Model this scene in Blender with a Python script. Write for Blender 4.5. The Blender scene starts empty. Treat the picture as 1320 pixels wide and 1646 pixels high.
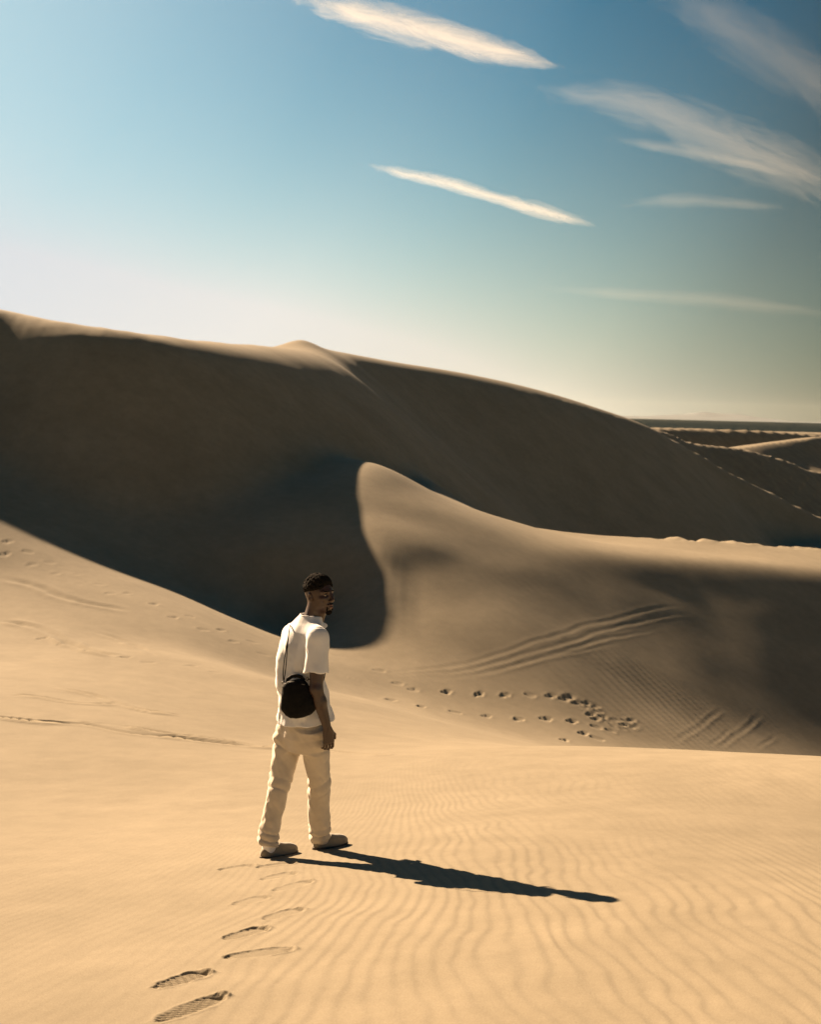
import bpy, bmesh, math, random
import numpy as np
from mathutils import Vector, Matrix

random.seed(7)
rng = np.random.default_rng(11)
C = bpy.context.scene.collection
SC = bpy.context.scene

# ------------------------------------------------------------------ camera
F_PX = 2000.0                       # focal length in pixels of the 1320 x 1646 photograph
PITCH = math.atan2(161.0, F_PX)     # camera tilted down a little
ROLL = math.radians(1.35)
cam_data = bpy.data.cameras.new('camera')
cam = bpy.data.objects.new('camera', cam_data)
C.objects.link(cam)
cam_data.sensor_width = 36.0
cam_data.lens = 36.0 * F_PX / 1646.0
cam_data.clip_start = 0.05
cam_data.clip_end = 80000.0
R_CAM = (Matrix.Rotation(math.pi / 2 - PITCH, 3, 'X') @ Matrix.Rotation(ROLL, 3, 'Z'))
cam.matrix_world = R_CAM.to_4x4()
cam_data.dof.use_dof = True
cam_data.dof.focus_distance = 8.2
cam_data.dof.aperture_fstop = 4.0
SC.camera = cam
RC = np.array(R_CAM)


def pt(px, py, d):
    """world point seen at a pixel of the photograph, d metres ahead (survey of the place)"""
    v = RC @ np.array([(px - 660.0) / F_PX, -(py - 823.0) / F_PX, -1.0])
    return v * (d / v[1])


# ------------------------------------------------------------------ sun, sky, exposure
SUN_AZ = math.radians(41.0)         # left of the view direction
SUN_EL = math.radians(28.8)
SUN = np.array([-math.sin(SUN_AZ) * math.cos(SUN_EL), math.cos(SUN_AZ) * math.cos(SUN_EL), math.sin(SUN_EL)])
sun_data = bpy.data.lights.new('sun', 'SUN')
sun_data.energy = 5.0
sun_data.angle = math.radians(0.55)
sun_data.color = (1.0, 0.70, 0.43)
sun = bpy.data.objects.new('sun', sun_data)
C.objects.link(sun)
sun.rotation_euler = Vector(SUN).to_track_quat('Z', 'Y').to_euler()

world = bpy.data.worlds.new('World')
SC.world = world
world.use_nodes = True
wn, wl = world.node_tree.nodes, world.node_tree.links
wn.clear()


def wnode(t, **kw):
    n = wn.new(t)
    for k, v in kw.items():
        setattr(n, k, v)
    return n


def wmath(op, a, b=None, clamp=False):
    n = wn.new('ShaderNodeMath'); n.operation = op; n.use_clamp = clamp
    for i, s in enumerate((a, b)):
        if s is None: continue
        if isinstance(s, (int, float)): n.inputs[i].default_value = s
        else: wl.new(s, n.inputs[i])
    return n.outputs[0]


def wramp(fac, stops, interp='EASE'):
    n = wn.new('ShaderNodeValToRGB'); n.color_ramp.interpolation = interp
    e = n.color_ramp.elements
    while len(e) < len(stops): e.new(0.5)
    for el, (p, c) in zip(e, stops):
        el.position = p
        el.color = (c[0], c[1], c[2], 1) if not isinstance(c, (int, float)) else (c, c, c, 1)
    wl.new(fac, n.inputs[0])
    return n.outputs[0]


def wmix(fac, a, b, blend='MIX'):
    n = wn.new('ShaderNodeMix'); n.data_type = 'RGBA'; n.blend_type = blend
    for idx, s in ((0, fac), (6, a), (7, b)):
        if isinstance(s, (int, float)): n.inputs[idx].default_value = s
        elif isinstance(s, tuple): n.inputs[idx].default_value = (*s, 1)
        else: wl.new(s, n.inputs[idx])
    return n.outputs[2]


sky = wnode('ShaderNodeTexSky', sky_type='NISHITA', sun_disc=False, sun_elevation=SUN_EL, sun_rotation=-SUN_AZ,
            altitude=100.0, air_density=1.0, dust_density=1.0, ozone_density=3.0)
def wmath1(sock, gain, power):
    a = wmix(1.0, sock, (gain,) * 3, 'MULTIPLY')
    g = wn.new('ShaderNodeGamma'); g.inputs[1].default_value = power
    wl.new(a, g.inputs[0])
    return g.outputs[0]


SKY_GAIN = 0.178 / 0.08
# deep desert sky: the physical sky with more contrast, and dust haze that thickens towards the horizon and the sun
deep = wmath1(sky.outputs[0], 0.10, 1.55)
deep = wmix(1.0, deep, (0.24, 2.0, 1.74), 'MULTIPLY')
tcw = wnode('ShaderNodeTexCoord')
nrmw = wnode('ShaderNodeVectorMath', operation='NORMALIZE'); wl.new(tcw.outputs['Generated'], nrmw.inputs[0])
dotw = wnode('ShaderNodeVectorMath', operation='DOT_PRODUCT'); wl.new(nrmw.outputs[0], dotw.inputs[0]); dotw.inputs[1].default_value = tuple(SUN)
sepw = wnode('ShaderNodeSeparateXYZ'); wl.new(nrmw.outputs[0], sepw.inputs[0])
elev = wmath('MAXIMUM', sepw.outputs[2], 0.0)
thick = wmath('POWER', 2.71828, wmath('MULTIPLY', elev, -10.5))
near_sun = wmath('MULTIPLY', wramp(wmath('MAXIMUM', dotw.outputs['Value'], 0.0), [(0.0, 0.01), (0.30, 0.04), (0.44, 0.060), (0.545, 0.108), (0.62, 0.155), (0.72, 0.235), (0.80, 0.31), (0.86, 0.40), (0.91, 0.55), (1.0, 1.0)], 'LINEAR'), 8.4)
dust = wmath('MULTIPLY', thick, near_sun, True)
side = wramp(wmath('ADD', wmath('MULTIPLY', dotw.outputs['Value'], 0.5), 0.5), [(0.0, 1.0), (0.3, 1.0), (0.5, 0.72), (0.62, 0.40), (0.725, 0.23), (0.77, 0.36), (0.81, 0.66), (0.86, 0.92), (0.93, 1.0)], 'LINEAR')
deep = wmix(1.0, deep, side, 'MULTIPLY')
dust_col = wramp(wmath('MAXIMUM', dotw.outputs['Value'], 0.0), [(0.0, (0.20, 0.19, 0.13)), (0.44, (0.48, 0.43, 0.31)), (0.60, (0.84, 0.78, 0.63)), (0.76, (0.92, 0.89, 0.83)), (0.86, (0.80, 0.82, 0.84)), (1.0, (0.76, 0.81, 0.88))], 'LINEAR')
dust_col = wmix(1.0, dust_col, (SKY_GAIN,) * 3, 'MULTIPLY')
# the bright veil of scattered light around the sun, at every height
veil = wramp(wmath('MAXIMUM', dotw.outputs['Value'], 0.0), [(0.0, 0.0), (0.70, 0.0), (0.80, 0.14), (0.86, 0.32), (0.91, 0.52), (0.96, 0.75), (1.0, 0.95)], 'LINEAR')
deep = wmix(dust, deep, dust_col)
deep = wmix(veil, deep, wmix(1.0, (0.74, 0.80, 0.86), (SKY_GAIN,) * 3, 'MULTIPLY'))
bg = wnode('ShaderNodeBackground'); bg.inputs[1].default_value = 0.08
out = wnode('ShaderNodeOutputWorld')
wl.new(deep, bg.inputs[0]); wl.new(bg.outputs[0], out.inputs[0])

SC.view_settings.view_transform = 'Standard'
SC.view_settings.look = 'None'
SC.view_settings.gamma = 1.0
SC.view_settings.use_curve_mapping = False
SC.view_settings.exposure = 2.36
SC.cycles.use_denoising = True
SC.cycles.max_bounces = 6


# ------------------------------------------------------------------ terrain: dunes as a height field
def tps_fit(P, smooth=0.0):
    P = np.asarray(P, float)
    X = P[:, :2]; n = len(X)
    r2 = ((X[:, None] - X[None]) ** 2).sum(-1)
    K = 0.5 * r2 * np.log(r2 + 1e-12) + smooth * np.eye(n)
    A = np.zeros((n + 3, n + 3))
    A[:n, :n] = K; A[:n, n] = 1; A[:n, n + 1:] = X
    A[n, :n] = 1; A[n + 1:, :n] = X.T
    w = np.linalg.solve(A, np.concatenate([P[:, 2], np.zeros(3)]))
    return X, w


def tps_eval(T, x, y):
    X, w = T
    z = w[-3] + w[-2] * x + w[-1] * y
    for (cx, cy), c in zip(X, w[:-3]):
        r2 = (x - cx) ** 2 + (y - cy) ** 2
        z += c * 0.5 * r2 * np.log(r2 + 1e-12)
    return z


def smax(a, b, k):
    h = np.maximum(k - np.abs(a - b), 0) / k
    return np.maximum(a, b) + h * h * k * 0.25


def smin(a, b, k):
    return -smax(-a, -b, k)


def catmull(P, n=24):
    P = np.asarray(P, float)
    Q = np.vstack([2 * P[0] - P[1], P, 2 * P[-1] - P[-2]])
    out_ = []
    for i in range(1, len(Q) - 2):
        p0, p1, p2, p3 = Q[i - 1], Q[i], Q[i + 1], Q[i + 2]
        for t in np.linspace(0, 1, n, endpoint=False):
            out_.append(0.5 * (2 * p1 + (p2 - p0) * t + (2 * p0 - 5 * p1 + 4 * p2 - p3) * t * t + (3 * p1 - p0 - 3 * p2 + p3) * t ** 3))
    out_.append(P[-1])
    return np.array(out_)


def sstep(a, b, x):
    t = np.clip((x - a) / (b - a), 0, 1)
    return t * t * (3 - 2 * t)


# 1. the near dune and the valley floor behind it
near = []
for yy in (-6.0, -2.0, 1.5, 4.0, 6.0, 8.0, 10.0):
    for fx in ((-1.0, -0.5, 0.0, 0.5, 1.0) if yy < 9 else (-1.0, -0.5, 0.0)):
        xx = fx * (1.5 + 0.42 * max(yy, 2.0))
        zz = -1.37 - 0.188 * yy + 0.085 * max(xx, -1.5) + 0.02 * min(xx + 1.5, 0) - 0.045 * max(xx - 0.6, 0.0) ** 2 * sstep(13, 7, yy)
        near.append((xx, yy, zz))
for a in [(870, 1196, 14.8), (1100, 1211, 13.0), (1320, 1229, 11.7), (1600, 1250, 10.8), (1320, 1246, 17.0), (1100, 1228, 18.0), (1600, 1270, 16),
          (700, 1204, 15.8), (560, 1200, 16.4), (350, 1185, 16.0), (100, 1163, 15.8), (-200, 1140, 15.8),
          # down to the thalweg
          (560, 1072, 30.4), (700, 1150, 28.5), (860, 1200, 25.5), (620, 1130, 25.0), (450, 1090, 27),
          (1100, 1245, 28), (1320, 1275, 30.0), (1600, 1310, 30),
          # the lit floor on the left
          (0, 1050, 23.5), (300, 1060, 24.5), (0, 950, 29.5), (300, 1010, 29.0), (-250, 930, 29),
          (-300, 740, 34.6), (-100, 810, 34.2), (0, 846, 34.1), (100, 889, 33.7), (200, 924, 33.5), (300, 961, 33.2), (400, 1003, 32.9), (540, 1050, 32.0), (590, 1050, 32.2),
          (150, 870, 36), (350, 945, 36), (500, 1010, 36), (500, 765, 44.5), (540, 745, 45.8), (510, 860, 38.6), (450, 905, 37.0)]:
    near.append(pt(*a))
# the lit slope climbing to the tip of light, and the floor below the right-hand ridge
for a in [(620, 1035, 32.8), (628, 1000, 33.8), (615, 940, 35.5), (600, 880, 37.5), (590, 840, 39.2), (580, 790, 41.8), (578, 760, 43.8), (585, 738, 46.0), (620, 750, 46.8), (680, 783, 47.4), (660, 880, 38.05), (660, 900, 37.3), (660, 925, 36.45), (628, 885, 37.7), (700, 880, 38.6), (700, 902, 37.8), (700, 930, 36.8),
          (760, 1130, 30.2), (900, 1140, 31.8), (1050, 1180, 35.5), (1320, 1235, 40.5), (1600, 1290, 41)]:
    near.append(pt(*a))
for a in [(1.8, 32.5, -6.68), (0.87, 35.2, -5.38), (2.8, 33.0, -6.60), (2.57, 34.7, -6.0), (9, 46, -9.5), (16, 48, -11), (30, 50, -12), (9, 58, -9.5), (18, 60, -11.5)]:
    near.append(a)
T_NEAR = tps_fit(near, 0.02)

# 2. the top of the right-hand ridge
R1 = [(560, 790, 42.0), (625, 838, 39.9), (700, 861, 39.75), (800, 873, 40.9), (900, 883, 42.7), (1050, 894, 45.2), (1200, 905, 47.4), (1320, 917, 49.2), (1600, 945, 53.0), (2000, 985, 58)]
top = [pt(*a) for a in [(600, 880, 37.5), (590, 840, 39.2), (580, 790, 41.8), (578, 760, 43.8), (585, 738, 46.0), (620, 750, 46.8), (680, 783, 47.4), (740, 808, 49.4), (800, 832, 52.0),
                        (860, 850, 52), (900, 856, 52.5), (1100, 867, 54.0), (1320, 883, 57.0), (1600, 905, 61.0),
                        (620, 715, 52)] + R1[1:]]
AWAY = np.array([math.sin(SUN_AZ), -math.cos(SUN_AZ)]); ACROSS = np.array([math.cos(SUN_AZ), math.sin(SUN_AZ)])
_r = catmull([pt(*a) for a in R1[1:]], 12); _rv = _r[:, :2] @ ACROSS
for a in [(590, 840, 39.2), (580, 790, 41.8), (578, 760, 43.8), (585, 738, 46.0), (620, 750, 46.8), (680, 783, 47.4), (740, 808, 49.4)]:
    p = pt(*a); v = p[:2] @ ACROSS
    q = np.array([np.interp(v, _rv, _r[:, k]) for k in range(3)])
    for t in ((0.35, 0.7) if v > _rv[0] else ()):
        top.append(p * (1 - t) + q * t)
        if v < 29.5: near.append(p * (1 - t) + q * t)
T_NEAR = tps_fit(near, 0.02)
T_TOP = tps_fit(top, 0.02)
RIDGE_BACK = catmull([pt(*a)[:2] for a in [(520, 690, 60), (640, 757, 54), (700, 792, 51.6), (775, 826, 51.9), (860, 850, 52.7), (900, 857, 53.2), (1100, 868, 54.3), (1320, 884, 57.5), (1600, 905, 61.5), (2200, 960, 68.0)]])
r1c = catmull([pt(*a) for a in R1], 16)
R1_SLOPE = np.interp(r1c[:, 0], [-2, 0.5, 2.5, 5, 9, 15, 25], [0.30, 0.36, 0.45, 0.505, 0.538, 0.556, 0.562])

# 3. the crest of the large dune:  pixel, distance, rounding radius
CREST = [(-1800, 340, 44, 2.0), (-900, 395, 45, 2.0), (-500, 425, 44.2, 1.6), (-250, 455, 45.6, 1.5), (0, 497, 46.6, 1.5), (165, 532, 47.3, 2.8), (290, 549, 54.0, 4.2), (400, 557.5, 63, 3.8), (445, 558, 69, 2.7), (478, 556.5, 74, 2.2),
         (520, 564, 80, 1.9), (600, 580, 90, 2.7), (700, 598, 99, 4.0), (800, 622, 110, 5.2), (900, 650, 121, 5.0), (1000, 680, 131, 3.6), (1100, 725, 139, 1.5),
         (1200, 775, 144, 1.2), (1320, 832, 146, 1.2), (1500, 920, 146, 1.2), (1800, 1040, 146, 1.2)]
cr = np.array([[*pt(a, b, d), r, a] for a, b, d, r in CREST])
cr = catmull(cr, 16)
SPUR = 0.0 * np.exp(-((cr[:, 4] - 482) / 15.0) ** 2)
SLIP = 0.84


def crest_dist(cv, x, y):
    """signed distance to a polyline (positive = right-hand side when walking along it), index of the foot"""
    best = np.full(x.shape, 1e18); sgn = np.ones(x.shape); idx = np.zeros(x.shape)
    for i in range(len(cv) - 1):
        ax, ay = cv[i, 0], cv[i, 1]; dx, dy = cv[i + 1, 0] - ax, cv[i + 1, 1] - ay
        L2 = dx * dx + dy * dy + 1e-12
        t = np.clip(((x - ax) * dx + (y - ay) * dy) / L2, 0, 1)
        qx = x - ax - t * dx; qy = y - ay - t * dy
        d2 = qx * qx + qy * qy
        m = d2 < best
        best = np.where(m, d2, best)
        sgn = np.where(m, np.where(dx * qy - dy * qx < 0, 1.0, -1.0), sgn)
        idx = np.where(m, i + t, idx)
    return np.sqrt(best) * sgn, idx


def big_dune(x, y):
    s, i = crest_dist(cr, x, y)
    i0 = np.clip(i.astype(int), 0, len(cr) - 2); f = i - i0
    zc = cr[i0, 2] * (1 - f) + cr[i0 + 1, 2] * f
    r = cr[i0, 3] * (1 - f) + cr[i0 + 1, 3] * f
    slip = np.interp(cr[i0, 4], [-200, 120, 420], [1.0, 1.0, SLIP])
    sp = SPUR[i0] * (1 - f) + SPUR[i0 + 1] * f
    r = r + sp * np.exp(-(s / 5.0) ** 2)
    face = zc - slip * ((np.abs(s) ** 5 + r ** 5) ** 0.2 - r)
    back = zc - 0.32 * (np.sqrt(s * s + 1.0) - 1.0)
    return np.where(s > 0, face, back), s


def coarse_ground(x, y):
    D, s = big_dune(x, y)
    g = tps_eval(T_NEAR, x, y)
    t = tps_eval(T_TOP, x, y)
    sb, _ = crest_dist(np.c_[RIDGE_BACK, RIDGE_BACK[:, :1] * 0], x, y)
    t = t - 0.55 * (np.sqrt(np.minimum(sb, 0) ** 2 + 0.2) - 0.447)
    sf, k = crest_dist(r1c, x, y)
    i0 = np.clip(k.astype(int), 0, len(r1c) - 2); f = k - i0
    zr = r1c[i0, 2] * (1 - f) + r1c[i0 + 1, 2] * f
    sl = R1_SLOPE[i0] * (1 - f) + R1_SLOPE[i0 + 1] * f
    face = zr - sl * sf
    kk = 0.12 + 0.35 * sstep(6, 2, x)
    ridge = smin(t, face, kk)
    ridge = ridge - 14.0 * sstep(0.5, -1.3, x) - 14.0 * sstep(30, 22, y)
    g = smax(g, ridge, 0.04 + 1.0 * sstep(0.5, 4, x))
    g = g - 15.0 * sstep(5.0, -1.0, s)
    g = smax(g, -13.5 + 0 * x, 2.0)
    # a short spur below the bump of the crest
    e = np.exp(-((x + 6.45 - 0.04 * (y - 71.8)) / 0.75) ** 2 - ((y - 71.4) / np.where(y < 71.4, 2.4, 2.0)) ** 2)
    D = D + 0.55 * e
    return smax(g, D, 0.4), s


def gblur(a, s):
    n = int(3 * s) + 1
    k = np.exp(-0.5 * (np.arange(-n, n + 1) / s) ** 2); k /= k.sum()
    for ax in (0, 1):
        p = np.pad(a, [(n, n) if i == ax else (0, 0) for i in (0, 1)], 'edge')
        a = sum(k[j] * np.take(p, np.arange(j, j + a.shape[ax]), ax) for j in range(2 * n + 1))
    return a

# ---- coarse height map, smoothed, then read back with cubic interpolation
GX0, GY0, GS = -60.0, 8.0, 0.3
gx = np.arange(GX0, 100.0, GS); gy = np.arange(GY0, 180.0, GS)
GXX, GYY = np.meshgrid(gx, gy)
GZ, GSD = coarse_ground(GXX, GYY)
GZ1 = gblur(GZ, 1.6)
GZ2 = gblur(GZ, 4.0)
wsm = sstep(12, 24, GYY) * sstep(62, 52, GYY) * sstep(-1.0, 0.5, GXX)     # the ridge's near face, smoother
sfc, _ = crest_dist(r1c, GXX, GYY)
wsm = wsm * sstep(1.2, 3.0, sfc)
GZ = GZ1 * (1 - wsm) + GZ2 * wsm


def cub(t):
    return (-.5 * t + t * t - .5 * t ** 3, 1 - 2.5 * t * t + 1.5 * t ** 3, .5 * t + 2 * t * t - 1.5 * t ** 3, -.5 * t * t + .5 * t ** 3)


def sample(G, x, y):
    u = np.clip((x - GX0) / GS, 1, G.shape[1] - 3.001); v = np.clip((y - GY0) / GS, 1, G.shape[0] - 3.001)
    i = u.astype(int); j = v.astype(int)
    wu, wv = cub(u - i), cub(v - j)
    z = 0
    for a in range(4):
        row = 0
        for b in range(4):
            row = row + wu[b] * G[j + a - 1, i + b - 1]
        z = z + wv[a] * row
    return z


# ---- smooth value noise
NT = rng.random((256, 256))


def vnoise(x, y, seed=0):
    x = x + seed * 17.37; y = y - seed * 11.71
    i = np.floor(x).astype(int); j = np.floor(y).astype(int)
    f = x - i; g = y - j
    f = f * f * f * (f * (f * 6 - 15) + 10); g = g * g * g * (g * (g * 6 - 15) + 10)
    a = NT[j & 255, i & 255]; b = NT[j & 255, (i + 1) & 255]; c = NT[(j + 1) & 255, i & 255]; d = NT[(j + 1) & 255, (i + 1) & 255]
    return (a * (1 - f) + b * f) * (1 - g) + (c * (1 - f) + d * f) * g - 0.5


def fbm(x, y, seed=0, o=3):
    return sum(vnoise(x * 2 ** k, y * 2 ** k, seed + k) / 2 ** k for k in range(o))


# ---- the dune field beyond
FAR_CREST = catmull([[*pt(a, b, d), 1.2] for a, b, d in [(1000, 680, 205), (1060, 693, 215), (1110, 712, 226), (1190, 722, 240), (1260, 741, 254), (1320, 763, 268), (1500, 810, 300)]], 10)


def far_ground(x, y):
    d = np.hypot(x, y)
    p = (x * 0.72 - y * 0.69) / 74.0 + 1.1 * fbm(x / 210.0, y / 210.0, 3, 2) + 0.05 * fbm(x / 30.0, y / 30.0, 9, 2)
    f = p - np.floor(p)
    saw = np.where(f < 0.78, f / 0.78, (1 - f) / 0.22)
    saw = saw * saw * (3 - 2 * saw) * 0.5 + saw * 0.5
    amp = 8.5 * np.clip(0.62 + 1.5 * fbm(x / 300.0, y / 300.0, 5, 2), 0.05, 1.4) * sstep(1700, 1000, d)
    amp = amp * (0.25 + 0.75 * sstep(230, 430, d))
    z = -15.0 - 8.0 * sstep(340, 240, d) + amp * saw + 2.0 * fbm(x / 500.0, y / 500.0, 7, 2)
    s, i = crest_dist(FAR_CREST, x, y)
    i0 = np.clip(i.astype(int), 0, len(FAR_CREST) - 2)
    zc = FAR_CREST[i0, 2]
    e = np.where(s > 0, zc - 0.8 * (np.sqrt(s * s + 1) - 1), zc - 0.10 * (np.sqrt(s * s + 9) - 3))
    z = np.where(d < 520, smax(z, e, 0.6), z)
    return z


def base_height(x, y):
    """smooth shape of the ground, without ripples and prints"""
    d = np.hypot(x, y)
    inside = (x > GX0 + 1) & (x < 99) & (y > 9) & (y < 179)
    edge = np.minimum.reduce([sstep(GX0 + 1, GX0 + 12, x), sstep(99, 80, x), sstep(179, 150, y), sstep(9, 10.6, y)])
    res = far_ground(x, y)
    zg = sample(GZ, x[inside], y[inside])
    res[inside] = zg * edge[inside] + res[inside] * (1 - edge[inside])
    kn = sstep(14, 11, y) * sstep(80, 35, d)
    nr = kn > 0
    res[nr] = np.clip(tps_eval(T_NEAR, x[nr], y[nr]), -13, 5) * kn[nr] + res[nr] * (1 - kn[nr])
    return res


def hit(px, py):
    """where the line of sight through a pixel meets the sand"""
    d = np.concatenate([np.arange(2.5, 14, 0.02), np.arange(14, 170, 0.06)])
    v = RC @ np.array([(px - 660.0) / F_PX, -(py - 823.0) / F_PX, -1.0]); v = v / v[1]
    P = d[:, None] * v
    h = base_height(P[:, 0].copy(), P[:, 1].copy())
    k = np.argmax(P[:, 2] < h)
    return P[k]
NCOL, NR1, NR2, NR3, NR4 = 800, 470, 390, 160, 190


# ------------------------------------------------------------------ ripples, footprints and tracks pressed into the sand
def ripples(x, y):
    d = np.hypot(x, y)
    # near dune: crests run away from the camera, bending to the left on the left-hand side
    lft = sstep(0.6, -2.2, x)
    wx = 0.27 * fbm(x / 1.3, y / 1.8, 1, 2) + 0.06 * fbm(x / 0.25, y / 0.4, 2, 2)
    p = (x + 0.05 * (y - 5) - lft * 0.42 * (y - 5.0) + 0.10 * lft * x + wx + 0.012 * (np.maximum(x - 1.5, 0) * (y - 6.5))) / 0.094
    f = p - np.floor(p)
    prof = np.where(f < 0.62, f / 0.62, (1 - f) / 0.38)
    prof = prof * prof * (3 - 2 * prof) - 0.5
    amp = 0.0037 * (0.22 + 0.78 * sstep(-1.6, 0.9, x)) * (0.72 + 0.9 * fbm(x / 0.9, y / 1.6, 4, 2))
    amp = np.clip(amp, 0.0006, 0.02) * sstep(15.0, 8.0, y) * (1 - 0.25 * sstep(6, 9, y))
    z = prof * amp
    # the valley floor and the ridge's near face: longer, lower ripples
    q = (x * 0.80 + y * 0.60 + 0.9 * fbm(x / 5.0, y / 5.0, 6, 2) + 0.12 * fbm(x / .9, y / .9, 8, 2)) / 0.34
    f = q - np.floor(q)
    prof = np.where(f < 0.6, f / 0.6, (1 - f) / 0.4); prof = prof * prof * (3 - 2 * prof) - 0.5
    a2 = 0.008 * sstep(20, 26, y) * sstep(43, 36, y) * (0.10 + 0.9 * sstep(1.5, 5.0, x)) * np.clip(0.55 + 1.6 * fbm(x / 4.0, y / 4.0, 12, 2), 0.08, 1.3)
    z = z + prof * a2
    # gentle unevenness
    z = z + 0.012 * fbm(x / 0.8, y / 0.8, 20, 3) * sstep(18, 8, y) + 0.05 * fbm(x / 3.0, y / 3.0, 21, 2) * sstep(12, 25, y) * sstep(90, 60, y)
    return z


# fresh prints of the walker's slippers: heel pixel, toe pixel, sharpness of the tread
SLIPPER_PRINTS = [((249, 1590), (333, 1563), 1.0), ((252, 1642), (356, 1603), 1.0), ((361, 1511), (428, 1493), 0.6), ((360, 1541), (472, 1525), 0.4),
                  ((425, 1479), (484, 1461), 0.25), ((378, 1456), (428, 1441), 0.2), ((421, 1415), (474, 1403), 0.3), ((440, 1432), (500, 1416), 0.3),
                  ((353, 1400), (408, 1391), 0.2), ((413, 1397), (474, 1387), 0.5)]
FRESH = []
for hp, tp, tr in SLIPPER_PRINTS:
    a, b = hit(*hp), hit(*tp)
    FRESH.append((a[:2], b[:2], tr))

# older prints crossing the valley, seen far off
OLD_PRINTS = [(610, 1080), (665, 1110), (718, 1115), (770, 1119), (812, 1119), (852, 1120), (886, 1121), (908, 1126), (916, 1122), (928, 1131), (936, 1138), (944, 1132), (957, 1137), (962, 1145), (958, 1156), (950, 1149),
              (970, 1153), (978, 1160), (986, 1166), (993, 1158), (1002, 1166), (1008, 1160), (1016, 1158), (1022, 1168), (1000, 1172), (982, 1176), (960, 1170), (938, 1182), (960, 1190), (990, 1170), (1013, 1168),
              (628, 1126), (677, 1137), (731, 1147), (782, 1153), (834, 1158), (878, 1158), (920, 1162), (907, 1192)]
LEFT_PRINTS = [(12, 872), (44, 888), (8, 893), (50, 909), (80, 906), (90, 922), (121, 924), (130, 939), (159, 940), (176, 955), (205, 954), (247, 972), (278, 993), (305, 992), (325, 1013), (355, 1014), (375, 1032), (405, 1033), (423, 1052),
               (148, 1051), (200, 1058), (238, 1066), (307, 1071), (346, 1081), (403, 1089), (102, 1039), (68, 1028), (565, 1090), (640, 1100)]
OLD = []
for k, p in enumerate(OLD_PRINTS): OLD.append((hit(*p)[:2], rng.uniform(-0.5, 0.5) + 1.2, 0.26 * rng.uniform(0.8, 1.2), 0.15, 0.022 * rng.uniform(0.5, 1.3)))
for k, p in enumerate(LEFT_PRINTS): OLD.append((hit(*p)[:2], rng.uniform(-0.5, 0.5) + 1.0, 0.26, 0.14, 0.014 * rng.uniform(0.5, 1.4)))

# wheel tracks and trodden lines: pixels along it, width, depth, berm, roughness
TRACKS = [([(585, 1082), (650, 1080), (720, 1074), (800, 1052), (880, 1026), (960, 1000), (1050, 980), (1110, 972)], 0.14, 0.0042, 0.005, 0.3),
          ([(585, 1086), (660, 1086), (735, 1082), (815, 1062), (895, 1038), (975, 1012), (1060, 992), (1120, 986)], 0.13, 0.004, 0.0045, 0.3),
          ([(600, 1091), (680, 1091), (760, 1086), (840, 1066), (910, 1046), (985, 1024), (1080, 1004)], 0.13, 0.004, 0.0045, 0.3),
          ([(620, 1095), (700, 1095), (780, 1086), (860, 1062), (930, 1048), (1010, 1032)], 0.12, 0.003, 0.0038, 0.4),
          ([(-30, 1150), (0, 1154), (60, 1162), (130, 1165), (200, 1178), (290, 1188), (360, 1197), (440, 1204), (520, 1208), (612, 1214)], 0.11, 0.085, 0.045, 0.6),
          ([(100, 1159), (180, 1166), (250, 1178), (340, 1190), (430, 1203)], 0.12, 0.03, 0.05, 0.9),
          ([(0, 998), (40, 1006), (90, 1023), (150, 1049), (200, 1058)], 0.22, 0.05, 0.06, 0.7),
          ([(0, 1118), (60, 1122), (120, 1131), (200, 1135)], 0.10, 0.03, 0.04, 0.7),
          ([(80, 1105), (150, 1120), (230, 1143), (300, 1152)], 0.10, 0.03, 0.04, 0.7),
          ([(0, 928), (60, 945), (120, 965), (220, 985)], 0.25, 0.04, 0.03, 0.7),
          ([(150, 1015), (210, 1035), (260, 1060)], 0.16, 0.03, 0.03, 0.8),
          ([(1080, 1196), (1120, 1172), (1165, 1138)], 0.12, 0.002, 0.005, 0.4), ([(1140, 1200), (1175, 1172)], 0.10, 0.002, 0.003, 0.4),
          ([(1155, 1203), (1190, 1178), (1225, 1146)], 0.12, 0.002, 0.0055, 0.4), ([(1215, 1206), (1250, 1182)], 0.10, 0.002, 0.003, 0.4)]
TRK = []
for ps, w, dp, bm, ro in TRACKS:
    TRK.append((catmull([hit(*p) for p in ps], 8), w, dp, bm, ro))


def slipper_local(a, b, x, y):
    e = b - a; L = np.hypot(*e); e = e / L
    u = ((x - a[0]) * e[0] + (y - a[1]) * e[1]); w = -(x - a[0]) * e[1] + (y - a[1]) * e[0]
    return u / L, w, L


def slipper_shape(u):
    """half width of a sole along its length"""
    return 0.056 * np.sqrt(np.clip(1 - np.abs(2 * u - 1) ** 3.2, 0, 1)) * (0.86 + 0.24 * np.clip(u, 0, 1))


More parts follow.
